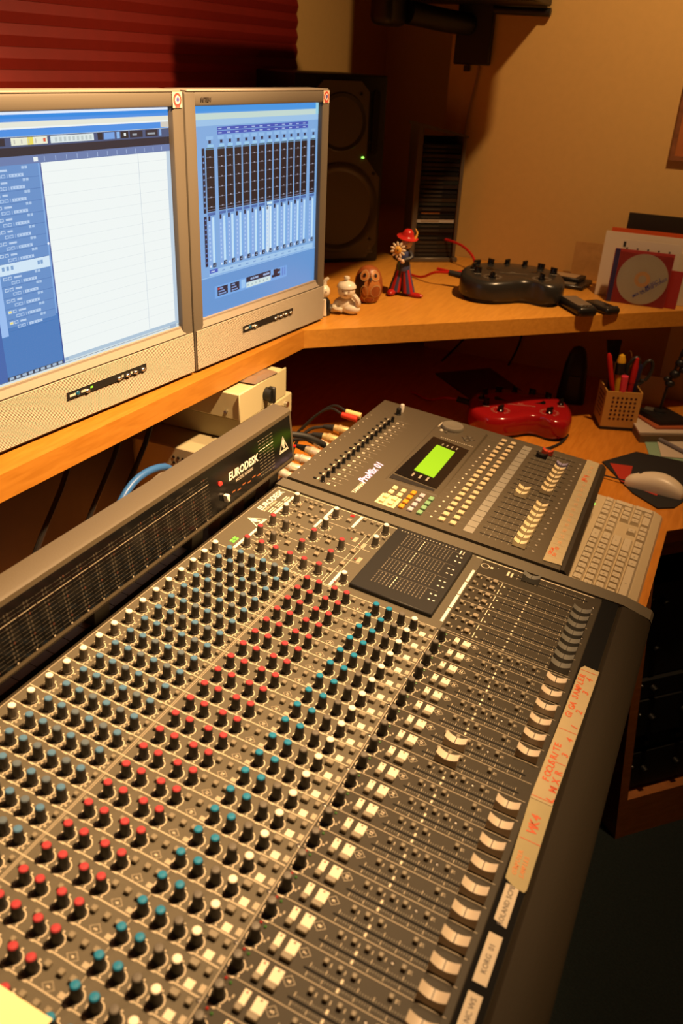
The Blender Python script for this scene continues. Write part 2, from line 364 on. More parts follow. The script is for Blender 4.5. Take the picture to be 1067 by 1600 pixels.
for k in range(1, 25):
    for v, nm, body, cap in COLS: knob(nm, v, k, body, cap)
# master section knobs
for v, u in ((.028, 31), (.0296, 29.57), (.099, 30.94), (.0998, 29.54), (.1836, 31.03), (.184, 29.57), (.1846, 25.47)): knob('master_knob', v, u, KMG, 'white')
for v, u in ((.0295, 28.12), (.0291, 26.75), (.0291, 25.41), (.0526, 25.43), (.0759, 25.42), (.0995, 25.39), (.1226, 25.39), (.1456, 25.42), (.0994, 28.13), (.0984, 26.81), (.1451, 28.18), (.1453, 26.82)): knob('return_knob', v, u, KMG, 'red')
for v, u in ((.0533, 28.04), (.0547, 26.56)): knob('return_knob', v, u, KMG, 'dark')

# buttons ------------------------------------------------------------
BG = mat('button_grey', (.20, .172, .12), .5)
BW = mat('button_plate_white', (.70, .62, .48), .5)
def bmesh_(w, d, h, m, name='button'):
    return MB().rbox(-w / 2, w / 2, -d / 2, d / 2, -.001, h, min(w, d, h) * .16, 1).mesh(name, m)
B55 = bmesh_(.0055, .0055, .0045, BG); B45 = bmesh_(.0045, .0048, .0045, BG); B86 = bmesh_(.0085, .0062, .0050, BG); B96 = bmesh_(.0105, .0060, .0050, BG); B66 = bmesh_(.0066, .0060, .0050, BG)
PN = bmesh_(.0062, .0128, .0006, BW); PWD = bmesh_(.0098, .0128, .0006, BW); PSQ = bmesh_(.0078, .0078, .0005, BW)
LEDR = MB().lathe([(.0014, 0), (.0013, .0012), (0, .0018)], 8).mesh('led', mat('led_red_off', (.28, .02, .012), .3))
LEDG = MB().lathe([(.0014, 0), (.0013, .0012), (0, .0018)], 8).mesh('led', mat('led_green_off', (.03, .12, .02), .3))
SCREW = MB().lathe([(.0021, 0), (.0021, .0006), (.0012, .0009), (.0011, .0003), (0, .0003)], 10).mesh('screw', mat('dark_steel', (.12, .11, .1), .35, .9))
SLOT = MB().box(-.0548, .0548, -.0009, .0009, 0, .0003).mesh('fader_slot', mat('slot_black', (.002, .002, .002), .9), False)
def cap_mesh(L, W, hs, name, m, mline):
    k = MB(); n = 8; prof = []
    for i in range(n + 1):
        x = -L / 2 + L * i / n; q = (2 * x / L) ** 2; prof.append((x, hs * .62 + hs * .38 * q))
    vs = []
    for x, z in prof:
        f = 1.0 + .16 * (2 * x / L) ** 2 * 0
        vs += [(x, -W / 2 * .80, z), (x, W / 2 * .80, z), (x * 1.03, -W / 2, .001), (x * 1.03, W / 2, .001)]
    fs = []
    for i in range(n):
        a, b = 4 * i, 4 * (i + 1)
        fs += [(a, b, b + 1, a + 1), (a + 2, b + 2, b, a), (a + 1, b + 1, b + 3, a + 3)]
    fs += [(2, 0, 1, 3), (4 * n + 3, 4 * n + 1, 4 * n, 4 * n + 2)]
    k.add(vs, fs)
    zc = hs * .62
    k.box(-.0005, .0005, -W / 2 * .81, W / 2 * .81, zc - .001, zc + .0003, 1)
    return k.mesh(name, [m, mline])
CAPW = cap_mesh(.0245, .0125, .0125, 'fader_cap', mat('fader_cap_cream', (.56, .48, .37), .45), DARK)
CAPK = cap_mesh(.0245, .0130, .0125, 'fader_cap', mat('fader_cap_grey', (.13, .13, .115), .4), DARK)
def ticks(u, v0, v1, half=.0062, nmaj=8):
    for j in range(nmaj):
        v = v0 + (v1 - v0) * j / (nmaj - 1)
        for s_ in (-1, 1):
            ya = u * P + s_ * .0022; yb = u * P + s_ * half
            c_ = INK if j == 2 else INKD; wd = .0010 if j == 2 else .0004
            ink.rect(v - wd, v + wd, min(ya, yb), max(ya, yb), .0003, c_)
            if j < nmaj - 1:
                for q in range(1, 6):
                    vv = v + (v1 - v0) / (nmaj - 1) * q / 6; yb2 = u * P + s_ * half * .7
                    ink.rect(vv - .00018, vv + .00018, min(ya, yb2), max(ya, yb2), .0003, (.28, .25, .19))
for k in range(0, 25):      # strip dividers
    ink.rect(-.02, .3345, (k + .645) * P, (k + .695) * P, .0003, (.44, .38, .27)); ink.rect(.339, .512, (k + .655) * P, (k + .69) * P, .0003, (.30, .25, .17))
for v, a, b in ((-.0205, 31.75, .68), (.1275, 24.6, .68), (.1295, 24.6, .68), (.3362, 24.6, .68), (.2475, 24.6, .68)):
    ink.rect(v - .0004, v + .0004, b * P, a * P, .0003, INKD)
for k in range(1, 25):
    y = k * P
    put('equalizer_button', B45, con, (.1235, (k + .36) * P, 0)); put('pre_fader_button', B45, con, (.1785, (k + .36) * P, 0)); put('pre_fader_button', B45, con, (.1355, (k + .36) * P, 0))
    for v in (.2161, .2297, .2414): put('source_button', B55, con, (v, (k + .30) * P, 0))
    put('monitor_button', B86, con, (.3154, (k + .40) * P, 0)); put('monitor_button', B55, con, (.3291, (k + .40) * P, 0))
    put('write_on_plate', PSQ, con, (.3210, (k - .14) * P, 0))
    put('peak_led', LEDR, con, (.3436, (k + .53) * P, 0)); put('signal_led', LEDG, con, (.3488, (k + .47) * P, 0))
    put('mute_plate', PN, con, (.3645, (k + .32) * P, 0)); put('mute_button', B66, con, (.3645, (k - .06) * P, 0))
    put('solo_plate', PWD, con, (.3778, (k + .31) * P, 0)); put('solo_button', B96, con, (.3778, (k - .08) * P, 0))
    for v, c_ in ((.3645, (.25, .03, .02)), (.3778, (.10, .07, .03))): ink.disc((v, (k + .47) * P, .0008), .0011, 8, c_)
    put('fader_slot', SLOT, con, (.4482, (k - .03) * P, 0))
    ticks(k - .03, .398, .4985)
    for j, v in enumerate((.4083, .4213, .4340, .4461, .4671)):
        if j == 3 and k % 2: continue
        put('routing_button', B45, con, (v, (k + .40) * P, 0)); ink.rect(v + .0042, v + .0052, (k + .33) * P, (k + .47) * P, .0003, INKD)
    if k % 2 == 0: put('panel_screw', SCREW, con, (.4570, (k + .40) * P, 0))
    put('panel_screw', SCREW, con, (.3345, (k + .60) * P, 0)) if k % 2 == 0 else None
    put('fader_cap', CAPW, con, (.4215 if k in (17, 18) else .4966, (k - .03) * P, 0))
    for v, du, s_ in ((.2278, -.16, .0042), (.3887, .36, .0048)):
        ink.ring((v, (k + du) * P, .0003), .0036, .0041, 0, 360, 4, INKD, sx=1.5, sy=1.3)
        ink.text(str(k), TM((v, (k + du) * P, .0003), rz=90) @ Matrix.Translation((0, -s_ * .36, 0)), s_, INK, off=.02, align='CENTER')
    ink.rect(.2385, .2445, (k - .26) * P, (k - .08) * P, .0003, INKD); ink.text('24', TM((.4735, (k + .40) * P, .0003), rz=90) @ Matrix.Translation((0, -.0015, 0)), .004, INKD, align='CENTER')
    ink.rect(.3535, .3555, (k + .02) * P, (k + .10) * P, .0003, INKD); ink.rect(.3555, .357, (k + .14) * P, (k + .24) * P, .0003, INKD)
    ink.rect(.3295, .3345, (k - .2) * P, (k + .05) * P, .0003, INKD)

# master section printing, buttons and faders
for v, u0, u1 in ((.0158, 30.2, 31.5), (.0166, 28.7, 30.05), (.0180, 26.3, 27.5), (.0168, 24.85, 26.0), (.0861, 30.5, 31.7), (.0855, 29.25, 30.2), (.1340, 30.5, 31.9), (.1724, 24.8, 26.2)):
    ink.rect(v - .0022, v + .0022, u0 * P, u1 * P, .0003, (.78, .72, .6))
for u in (26.08, 27.42, 28.8, 30.2): ink.rect(.017, .185, u * P - .0003, u * P + .0003, .0003, INK)
ink.rect(-.02, .32, 31.9 * P, 31.94 * P, .0003, INK); ink.rect(.325, .505, 31.9 * P, 31.96 * P, .0003, INK); ink.rect(.016, .19, 24.75 * P, 24.78 * P, .0003, INK)
for v in (.0633, .1105, .1340, .1580): ink.rect(v - .0003, v + .0003, 24.8 * P, 26.1 * P, .0003, INK)
ink.rect(.1620, .1626, 24.8 * P, 30.2 * P, .0003, INK); ink.rect(.17, .1706, 26.1 * P, 31.8 * P, .0003, INK)
ink.text('EURODESK', TM((-.0035, 29.0 * P, .0003), rz=90), .0145, (.85, .79, .66), off=.03, shear=.15)
ink.text('MODEL MX8000', TM((.0020, 29.0 * P, .0003), rz=90), .0055, INK, off=.01)
for i in range(3):
    for j in range(3): ink.rect(.0055 + i * .004, .0075 + i * .004, (29.1 + j * .8) * P, (29.7 + j * .8) * P, .0003, INK)
def ear_logo(mb, T, s, c):      # triangle outline with an ear shape inside
    old = mb.T; mb.T = mb.T @ T @ Matrix.Scale(s, 4)
    o_ = [(-.5, -.42), (.5, -.42), (0, .46)]; i_ = [(-.41, -.37), (.41, -.37), (0, .35)]
    for a in range(3):
        b = (a + 1) % 3; mb.add([(*o_[a], 0), (*o_[b], 0), (*i_[b], 0), (*i_[a], 0)], [(0, 1, 2, 3)], 0, c)
    mb.disc((0, .04, 0), .14, 14, c, sy=1.6); mb.disc((.06, -.16, 0), .09, 10, c); mb.rect(-.34, .34, -.36, -.29, 0, c); mb.T = old
ear_logo(ink, TM((.0035, 27.85 * P, .0003), rz=90), .030, (.80, .74, .6))
BT = bmesh_(.0052, .0050, .0042, BG); BTW = bmesh_(.0075, .0072, .0045, mat('button_light', (.24, .20, .14), .5))
for v, u in ((.040, 31.45), (.0491, 31.43), (.0573, 31.45), (.0665, 31.47), (.0402, 30.1), (.0546, 30.1), (.0646, 30.12), (.0755, 30.15), (.1336, 30.12), (.1425, 30.15), (.1553, 30.18), (.1665, 30.16), (.1425, 31.55), (.1556, 31.55), (.1655, 31.55), (.1885, 30.45),
             (.040, 28.75), (.0485, 28.75), (.057, 28.75), (.0655, 28.75), (.040, 27.35), (.0485, 27.35), (.057, 27.35), (.0655, 27.35), (.112, 28.75), (.119, 28.75), (.126, 28.75), (.112, 27.35), (.119, 27.35), (.126, 27.35)): put('assign_button', BT, con, (v, u * P, 0))
for v, u in ((.0373, 30.72), (.0562, 30.89), (.0759, 30.98), (.0539, 29.67), (.0758, 29.6), (.1227, 30.96), (.1227, 28.26), (.1239, 26.8), (.1646, 28.22), (.1658, 26.81), (.0755, 26.83), (.0767, 28.21), (.04, 25.9), (.0635, 25.9), (.087, 25.9), (.111, 25.9), (.134, 25.9), (.158, 25.9), (.04, 27.0)): put('mode_button', BTW, con, (v, u * P, 0))
put('solo_led', MB().box(-.003, .003, -.003, .003, 0, .001).mesh('led', mat('led_red_lit', (.5, .02, .02), .3, emit=(.6, .02, .01), estr=.25)), con, (.1205, 31.62 * P, 0))
for a, b in ((.0040, 25.35), (.0085, 25.35), (.0040, 25.65), (.0085, 25.65)): put('power_led', MB().box(-.0014, .0014, -.0028, .0028, 0, .001).mesh('led', mat('led_green_lit', (.1, .5, .05), .3, emit=(.30, .85, .06), estr=.9)), con, (a, b * P, 0))
for v, u in ((.150, 29.2), (.1675, 28.9), (.178, 27.5), (.178, 25.0)): ink.rect(v, v + .006, u * P, (u + .5) * P, .0003, INKD); put('status_led', LEDR, con, (v - .003, (u + .2) * P, 0))
# raised display plate with printed scales
MPL = mat('meter_plate', (.014, .0135, .0125), .45)
MB().rbox(.196, .3195, 25.25 * P, 31.85 * P, -.0005, .0065, .0015, 1).build('meter_plate', MPL, con)
for g in range(4):
    ub = 26.05 + g * 1.36
    ink.rect(.2165, .308, ub * P - .0003 + .032, ub * P + .0003 + .032, .0068, (.15, .13, .10))
    for c_ in range(14):
        for q in range(5):
            y = (ub + .05 + q * .225) * P; v = .2185 + c_ * .0056
            ink.rect(v, v + .0014, y, y + .0042, .0068, (.55, .5, .38) if c_ == 5 else (.13, .11, .08))
    for du, dv in ((.25, .302), (.25, .309), (.75, .3), (.75, .307)): ink.rect(dv, dv + .003, (ub + du) * P, (ub + du + .09) * P, .0068, (.7, .65, .55))
for j in range(18): ink.rect(.205 + j * .0052, .2065 + j * .0052, 31.5 * P, 31.6 * P, .0068, (.4, .36, .28))
ink.rect(.302, .304, 31.2 * P, 31.65 * P, .0068, (.7, .65, .55)); ink.rect(.307, .3085, 31.25 * P, 31.6 * P, .0068, (.5, .45, .36))
# sub group faders
for g in range(4): ink.rect(.3310, .3352, (25.33 + g * 1.33) * P, (25.33 + g * 1.33 + 1.24) * P, .0003, (.82, .76, .62))
for i in range(8):
    u = 25.1 + i * .695
    put('fader_slot', SLOT, con, (.4430, u * P, 0), scale=(.98, 1, 1)); ticks(u, .394, .493, .0052)
    put('group_fader_cap', CAPK, con, (.4950, u * P, 0))
    for v, b in ((.3435, BT), (.3585, BT), (.3695, BTW)): put('group_button', b, con, (v, (u + .14) * P, 0)); ink.rect(v + .0045, v + .0058, (u + .05) * P, (u + .2) * P, .0003, INKD)
    ink.rect(.379, .380, (u - .1) * P, (u + .35) * P, .0003, INK); ink.rect(.383, .3855, (u + .0) * P, (u + .09) * P, .0003, INK)
for g in range(5): ink.rect(.338, .51, (24.82 + g * 1.39) * P, (24.85 + g * 1.39) * P, .0003, INKD)
put('fader_slot', SLOT, con, (.4430, 31.35 * P, 0)); ticks(31.35, .394, .493, .0062); put('master_fader_cap', CAPK, con, (.4130, 31.40 * P, 0))
ink.ring((.344, 31.35 * P, .0003), .0055, .0063, 0, 360, 18, INK); ink.rect(.352, .356, 31.28 * P, 31.45 * P, .0003, INK)
ink.rect(.378, .381, 31.15 * P, 31.6 * P, .0003, INK); ink.rect(.384, .3865, 31.1 * P, 31.55 * P, .0003, INK)
for v, u in ((.362, 31.6), (.365, 25.0), (.366, 27.8), (.508, 25.3), (.508, 28.1), (.508, 31.0)): put('panel_screw', SCREW, con, (v, u * P, 0))
tag(ink.build('panel_printing', PRINT, con, smooth=False), kind='stuff')

# meter bridge -------------------------------------------------------
FA, FB = Vector((-.014, .04)), Vector((-.030, .122))
fd = (FB - FA).normalized(); fn = Vector((fd.y, -fd.x))
br = xprism(MB(), [(-.014, .040), (-.030, .122), (-.034, .1245), (-.062, .1245), (-.066, .120), (-.060, .030), (-.020, .030)], Y0, 33.3 * P).build('meter_bridge', mat('bridge_case', (.075, .058, .034), .6, bump=.12, nscale=500), con)
def fpt(u, s, off): q = FA + fd * s + fn * off; return Vector((q.x, u * P, q.y))
GL = mat('bridge_glass', (.004, .004, .004), .12)
g = MB(); ps = [fpt(a, b, o_) for o_ in (.0, .0008) for a, b in ((-.9, .006), (33.05, .006), (33.05, .0775), (-.9, .0775))]
g.add([tuple(p) for p in ps], [(4, 5, 6, 7), (0, 1, 5, 4), (1, 2, 6, 5), (2, 3, 7, 6), (3, 0, 4, 7)]); g.build('front_glass', GL, br, smooth=False)
FT = Matrix(((0, fd.x, fn.x, 0), (1, 0, 0, 0), (0, fd.y, fn.y, 0), (0, 0, 0, 1)))
FT.translation = fpt(0, 0, .0010)
pm = MB(); pm.T = FT
MK = (.040, .033, .023)
for k in range(1, 25):
    for r_ in range(12):
        s_ = .010 + r_ * .0051
        bright = r_ == 9
        pm.rect((k - .48) * P, (k + .46) * P, s_, s_ + (.0011 if bright else .0008), 0, (.34, .29, .21) if bright else MK)
        if not bright:
            pm.rect((k - .12) * P, (k - .05) * P, s_ - .0008, s_ + .0018, 0, (.085, .07, .05)); pm.rect((k + .05) * P, (k + .12) * P, s_ - .0008, s_ + .0018, 0, (.12, .035, .018) if (r_ + k) % 5 == 0 else (.07, .058, .04))
    pm.disc((k * P, .0065, 0), .0013, 8, (.42, .37, .28))
for k in range(4):
    for r_ in range(12):
        s_ = .012 + r_ * .0051; bright = r_ == 8
        pm.rect((29.4 + k * .42) * P, (29.72 + k * .42) * P, s_, s_ + .0011, 0, (.85, .8, .68) if bright else (.16, .14, .10))
pm.text('EURODESK', Matrix.Translation((26.25 * P, .0405, 0)), .0165, (.85, .80, .68), off=.035, shear=.12)
pm.text('MODEL MX8000', Matrix.Translation((26.9 * P, .0318, 0)), .0068, (.5, .46, .38), off=.015)
for j in range(7): pm.rect((25.9 + j * .52) * P, (26.25 + j * .52) * P, .0165 + (j % 2) * .003, .0185 + (j % 2) * .003, 0, (.30, .10, .03))
ear_logo(pm, Matrix.Translation((32.1 * P, .0375, 0)), .030, (.62, .58, .48))
tag(pm.build('glass_printing', PRINT, br, smooth=False), kind='stuff')
q = fpt(25.43, .0466, 0); k = MB(); k.T = FT.copy(); k.T.translation = fpt(25.43, .0466, .001); k.lathe([(.0036, 0), (.0034, .002), (.002, .0034), (0, .0038)], 12); k.build('power_light', mat('red_light', (.7, .02, .01), .3, emit=(1.0, .04, .02), estr=1.1), br)
k = MB(); k.T = FT.copy(); k.T.translation = fpt(25.68, .0215, .001); k.rbox(-.0032, .0032, -.0055, .0055, 0, .008, .001, 1); k.build('power_button', WHITEP, br)
for u in (1, 8.5, 16, 23.5, 31.5):
    MB().box(-.050, -.030, u * P, (u + 1) * P, -.004, .0302).build('bridge_foot', DARK, con, smooth=False)

# tape strips and stickers on the label strip -------------------------
def on_console(u, v, h):
    return (v * ct + h * st, u * P, -v * st + h * ct)
TAPE = mat('masking_tape', (.42, .345, .20), .7, noise=.08, nscale=50)
TAPE2 = mat('masking_tape_old', (.36, .31, .165), .7, noise=.08, nscale=50)
OR = (.55, .085, .012)
def hand(mb, s, u, v, size, z, c, du=None, rz=90):
    x = 0.0
    for ch in s:
        adv = size * (.62 if du is None else du)
        if ch != ' ':
            mb.text(ch, TM((v + random.uniform(-.0004, .0004), u * P + x, z), rz=rz + random.uniform(-9, 9)), size, c, off=.032, shear=.12, align='LEFT')
        x += adv
def tape(name, label, outline, m, writing, cat='tape'):
    u0 = outline[0][0]; v0 = outline[0][1]
    o = thing(name, label, cat, on_console(u0, v0, .0010), (0, TILT, 0))
    MB().prism([(v - v0, (u - u0) * P) for u, v in outline][::-1], 0, .0004).build('strip', m, o, smooth=False)
    t_ = MB(); t_.T = Matrix.Translation((-v0, -u0 * P, 0))
    for kind in writing:
        if kind[0] == 'T': hand(t_, kind[1], kind[2], kind[3], kind[4], .0006, kind[5] if len(kind) > 5 else OR, kind[6] if len(kind) > 6 else None)
        if kind[0] == 'L':
            _, u, va, vb = kind; t_.add([(va, u * P - .0004, .0006), (vb, u * P - .0006, .0006), (vb, u * P + .0004, .0006), (va, u * P + .0005, .0006)], [(0, 1, 2, 3)], 0, OR)
    t_.build('handwriting', PRINT, o, smooth=False)
tape('masking_tape', 'cream masking tape with bold orange handwriting beside the white faders',
     [(17.0, .5150), (25.75, .5190), (26.0, .5230), (25.95, .5420), (17.0, .5385)], TAPE,
     [('T', 'GIGA SAMPLER', 22.15, .5275, .0105, OR, .70), ('T', '1', 21.55, .5375, .011), ('T', '2', 22.6, .5375, .011), ('T', '3', 24.0, .5375, .011), ('T', '4', 25.0, .5375, .011), ('L', 21.3, .5185, .5390), ('L', 25.65, .519, .5405),
      ('T', 'FOCUSRITE', 18.1, .5275, .0105, OR, .68), ('T', 'L MIX R', 17.15, .5375, .0110, OR, .62), ('T', '3', 19.75, .5375, .0105), ('T', '4', 20.7, .5375, .0105), ('L', 19.3, .527, .5385), ('L', 17.15, .5155, .5375)])
tape('masking_tape', 'older yellowed masking tape reading WK4 at the lower end of the tape row',
     [(13.1, .5185), (16.98, .5150), (16.98, .5390), (13.0, .5400), (12.85, .5385), (12.9, .5280)], TAPE2,
     [('T', 'WK4', 15.3, .5315, .0135, OR, .74), ('T', 'COMPUTER', 13.35, .5265, .0062, (.55, .2, .05)), ('T', 'SAMPLES', 13.35, .5335, .0062, (.55, .2, .05)), ('L', 15.0, .5180, .5395)])
STK = mat('white_sticker', (.52, .45, .34), .55)
def sticker(label, u0, u1, txt, chip=0):
    o = thing('label_sticker', label, 'sticker', on_console(u0, .521, .0009), (0, TILT, 0), 'typed stickers on the black label strip')
    L = (u1 - u0) * P
    MB().prism([(0, chip), (.0125, 0), (.0125, L), (.0, L)] if chip else [(0, 0), (.0125, 0), (.0125, L), (0, L)], 0, .0004).build('sticker_base', STK, o, smooth=False)
    t_ = MB(); t_.text(txt, TM((.0085, L * .5, .0006), rz=90), .0068, (.06, .045, .04), off=.012, align='CENTER'); t_.build('lettering', PRINT, o, smooth=False)
sticker('white sticker reading ROLAND SCPB with a chipped corner', 11.28, 12.92, 'ROLAND SCPB', .004)
sticker('white sticker reading KORG 01 between two other stickers', 9.12, 10.92, 'KORG  01')
sticker('white sticker reading NC WS at the bottom edge of the picture', 6.9, 8.78, 'KORG NC WS')
# sheet of paper over the first channels
o = thing('paper_sheet', 'brightly lit pale sheet of paper lying on the knobs at the bottom left corner', 'paper', on_console(-.9, .03, .0184), (0, TILT, 0))
MB().box(0, .2250, 0, 2.88 * P, 0, .0005).build('sheet', mat('pale_paper', (.85, .70, .38), .8), o, smooth=False)
MB().box(0, .2250, -.006, .0, 0, .0022).build('fold', MATS['pale_paper'], o, smooth=False)

# ------------------------------------------------------------------ digital mixer beyond the console
U0, U1 = 33.48, 48.75
dm = thing('digital_mixer', 'grey digital mixer with green display standing beyond the big console', 'mixing console', on_console(U0, -.026, 0), (0, TILT, 0))
def L(v, u, h=0.0): return (v + .026, (u - U0) * P, h)
DMC = mat('digital_mixer_case', (.085, .070, .046), .45, bump=.08, nscale=600)
DMD = mat('digital_mixer_dark', (.030, .025, .018), .5)
W = (U1 - U0) * P
def loc2(X, Z): a, b = to_local(X, Z); return (a + .026, b)
xprism(MB(), [loc2(.0, DZ + .0006), loc2(.375, DZ + .0006), (.416, -.035), (.420, -.009), (0.006, -.009), (.006, -.03)], .006, W - .006).build('lower_case', DMD, dm, smooth=False)
xprism(MB(), [(0, -.0085), (.47, -.0085), (.47, -.001), (.468, 0), (.001, 0), (0, -.001)], 0, W).skew().build('top_panel', DMC, dm)
xprism(MB(), [(.4705, -.020), (.4705, .0006), (.476, .0012), (.4835, -.006), (.4845, -.018), (.478, -.026)], 0, W).skew().build('front_lip', DMD, dm)
dk = MB(); DI = (.62, .56, .43); DID = (.36, .32, .25)
GK = MB().lathe([(.0042, 0), (.0042, .001), (.0034, .0014), (.0032, .0095), (.0024, .0105), (0, .0106)], 12).mesh('gain_knob', mat('glossy_black', (.008, .008, .008), .2))
SW = MB().box(-.0028, .0028, -.0016, .0016, 0, .0022).mesh('pad_switch', BLACK, False)
for i in range(16):
    u = 34.25 + i * .745
    put('gain_knob', GK, dm, L(.0300, u)); put('pad_switch', SW, dm, L(.0150, u + .05))
    dk.rect(.026 + .018, .026 + .0205, (u - U0 + .05) * P, (u - U0 + .3) * P, .0003, DI)
    dk.rect(.026 + .039, .026 + .044, (u - U0 - .12) * P, (u - U0 + .08) * P, .0003, DI); dk.rect(.026 + .041, .026 + .0425, (u - U0 - .06) * P, (u - U0 + .03) * P, .0004, (.13, .12, .1))
    dk.rect(.026 + .052, .026 + .0545, (u - U0 - .06) * P, (u - U0 + .04) * P, .0003, DI); dk.rect(.026 + .036, .026 + .064, (u - U0 + .36) * P, (u - U0 + .385) * P, .0003, DID)
    dk.disc((.026 - .016, (u - U0) * P, .0003), .0012, 8, DI)
MB().lathe([(.0062, 0), (.0062, .001), (.0052, .0015), (.005, .013), (.004, .014), (0, .0142)], 14).build('phones_knob', BLACK, dm, L(.026, 46.9))
MB().lathe([(.0045, 0), (.0043, .015), (.0035, .016), (0, .0162)], 14).build('monitor_knob', WHITEP, dm, L(.026, 47.55))
dk.text('YAMAHA', TM(L(.0920, 34.15, .0003), rz=90), .0105, (.80, .74, .58), off=.03)
dk.text('ProMix 01', TM(L(.0900, 35.65, .0003), rz=90), .0205, (.60, .52, .98), off=.04, shear=.35)
# display housing
hz = .010
hs = MB(); pts = [(36.95, .1130), (47.9, .1080), (47.9, .2090), (36.95, .2110)]
hp = [(v + .026, (u - U0) * P) for u, v in pts]
hs.add([(x, y, 0) for x, y in hp] + [(hp[0][0] + .003, hp[0][1] + .004, .0012), (hp[1][0] + .003, hp[1][1] - .004, .004), (hp[2][0] - .003, hp[2][1] - .004, .0045), (hp[3][0] - .003, hp[3][1] + .004, .0016)],
       [(4, 7, 6, 5), (0, 4, 5, 1), (1, 5, 6, 2), (2, 6, 7, 3), (3, 7, 4, 0)])
hs.v = [tuple(p) for p in hs.v]; hs.f = [tuple(reversed(f)) for f in hs.f]
hs.build('display_housing', DMC, dm, smooth=False)
def HL(v, u):      # point on the housing's sloping top
    t_ = (u - 36.95) / (47.9 - 36.95); return (v + .026, (u - U0) * P, .0014 + t_ * .0029 + .0005)
def hq(mb, u0, u1, v0, v1, dz, c, sk=0.0):
    a = [HL(v0, u0), HL(v1, u0), HL(v1, u1), HL(v0, u1)]; mb.add([(p[0], p[1], p[2] + dz) for p in a], [(0, 1, 2, 3)], 0, c)
gw = MB(); q = [HL(.1190, 38.05), HL(.2010, 37.75), HL(.2010, 44.3), HL(.1240, 44.75)]
gw.add([(p[0], p[1], p[2] + .0006) for p in q] + [(p[0], p[1], p[2] - .0004) for p in q], [(0, 1, 2, 3), (4, 5, 1, 0), (5, 6, 2, 1), (6, 7, 3, 2), (7, 4, 0, 3)])
gw.build('display_window', mat('display_window', (.010, .008, .007), .15), dm, smooth=False)
lc = MB(); q = [HL(.1440, 39.15), HL(.1832, 38.95), HL(.1812, 43.35), HL(.1428, 43.6)]
lc.add([(p[0], p[1], p[2] + .0014) for p in q] + [(p[0], p[1], p[2] + .0004) for p in q], [(0, 1, 2, 3), (4, 5, 1, 0), (5, 6, 2, 1), (6, 7, 3, 2), (7, 4, 0, 3)])
lc.build('green_display', mat('green_display', (.1, .2, .01), .3, emit=(.30, .56, .012), estr=1.0, noise=.02), dm, smooth=False)
mk = MB()
for i in range(4): hq(mk, 43.75, 44.1, .150 + i * .0095, .1525 + i * .0095, .0009, (.3, .27, .2))
for i in range(3): hq(mk, 38.3, 38.8, .147 + i * .0135, .1505 + i * .0135, .0009, (.3, .27, .2))
mk.add([HL(.1180, 37.25), HL(.2000, 37.35), HL(.2000, 37.62), HL(.1180, 37.85)], [(0, 1, 2, 3)], 0, (.012, .01, .009))
for i in range(16): hq(mk, 44.95, 45.05, .137 + i * .0042, .1388 + i * .0042, .0003, DI)
tag(mk.build('display_marks', PRINT, dm, smooth=False), kind='stuff')
jd = MB().lathe([(.0225, 0), (.0225, .004), (.021, .0065), (.017, .0072), (.015, .0064), (0, .006)], 28).build('jog_wheel', mat('jog_grey', (.20, .18, .14), .35), dm, L(.1410, 47.05, .004))
for v, u, sx in ((.176, 46.1, 1), (.190, 46.1, 1), (.183, 46.45, 1), (.183, 45.75, 1)): MB().rbox(-.0055, .0055, -.005, .005, 0, .002, .0012, 1).build('cursor_key', DMC, dm, L(v, u, .0035), (0, 0, R(45)))
MB().rbox(-.003, .003, -.004, .004, 0, .0022, .001, 1).build('enter_key', CREAM, dm, L(.127, 46.1, .0035)); MB().rbox(-.003, .003, -.004, .004, 0, .0022, .001, 1).build('enter_key', DMC, dm, L(.137, 46.1, .0035))
dk.rect(.026 + .1145, .026 + .117, (46.6 - U0) * P, (47.5 - U0) * P, .0045, DI)
# coloured keys
KEYC = dict(cream=mat('key_cream', (.72, .62, .36), .45), orange=mat('key_orange', (.80, .30, .02), .45), lav=mat('key_lavender', (.50, .44, .50), .45), green=mat('key_green', (.20, .38, .20), .45), tan=mat('key_tan', (.62, .50, .30), .45))
def keym(c, w=.0085, d=.0115): return MB().rbox(-w / 2, w / 2, -d / 2, d / 2, 0, .0042, .0009, 1).mesh('key', KEYC[c])
KM = {c: keym(c) for c in ('cream', 'orange', 'lav', 'green')}
for v, u in ((.141, 36.2), (.141, 35.58), (.157, 36.18), (.157, 35.56)): put('function_key', KM['cream'], dm, L(v, u))
MB().rbox(-.0175, .0175, -.0185, .0185, 0, .0012, .0005, 1).build('key_plate', KEYC['cream'], dm, L(.1475, 34.58))
for i in range(2):
    for j in range(2): put('function_key', KM['cream'], dm, L(.140 + i * .0155, 34.27 + j * .62, .001))
for c, v in (('orange', .1735), ('lav', .1892), ('green', .2057)):
    for i in range(4): put('function_key', KM[c], dm, L(v, 34.38 + i * .655))
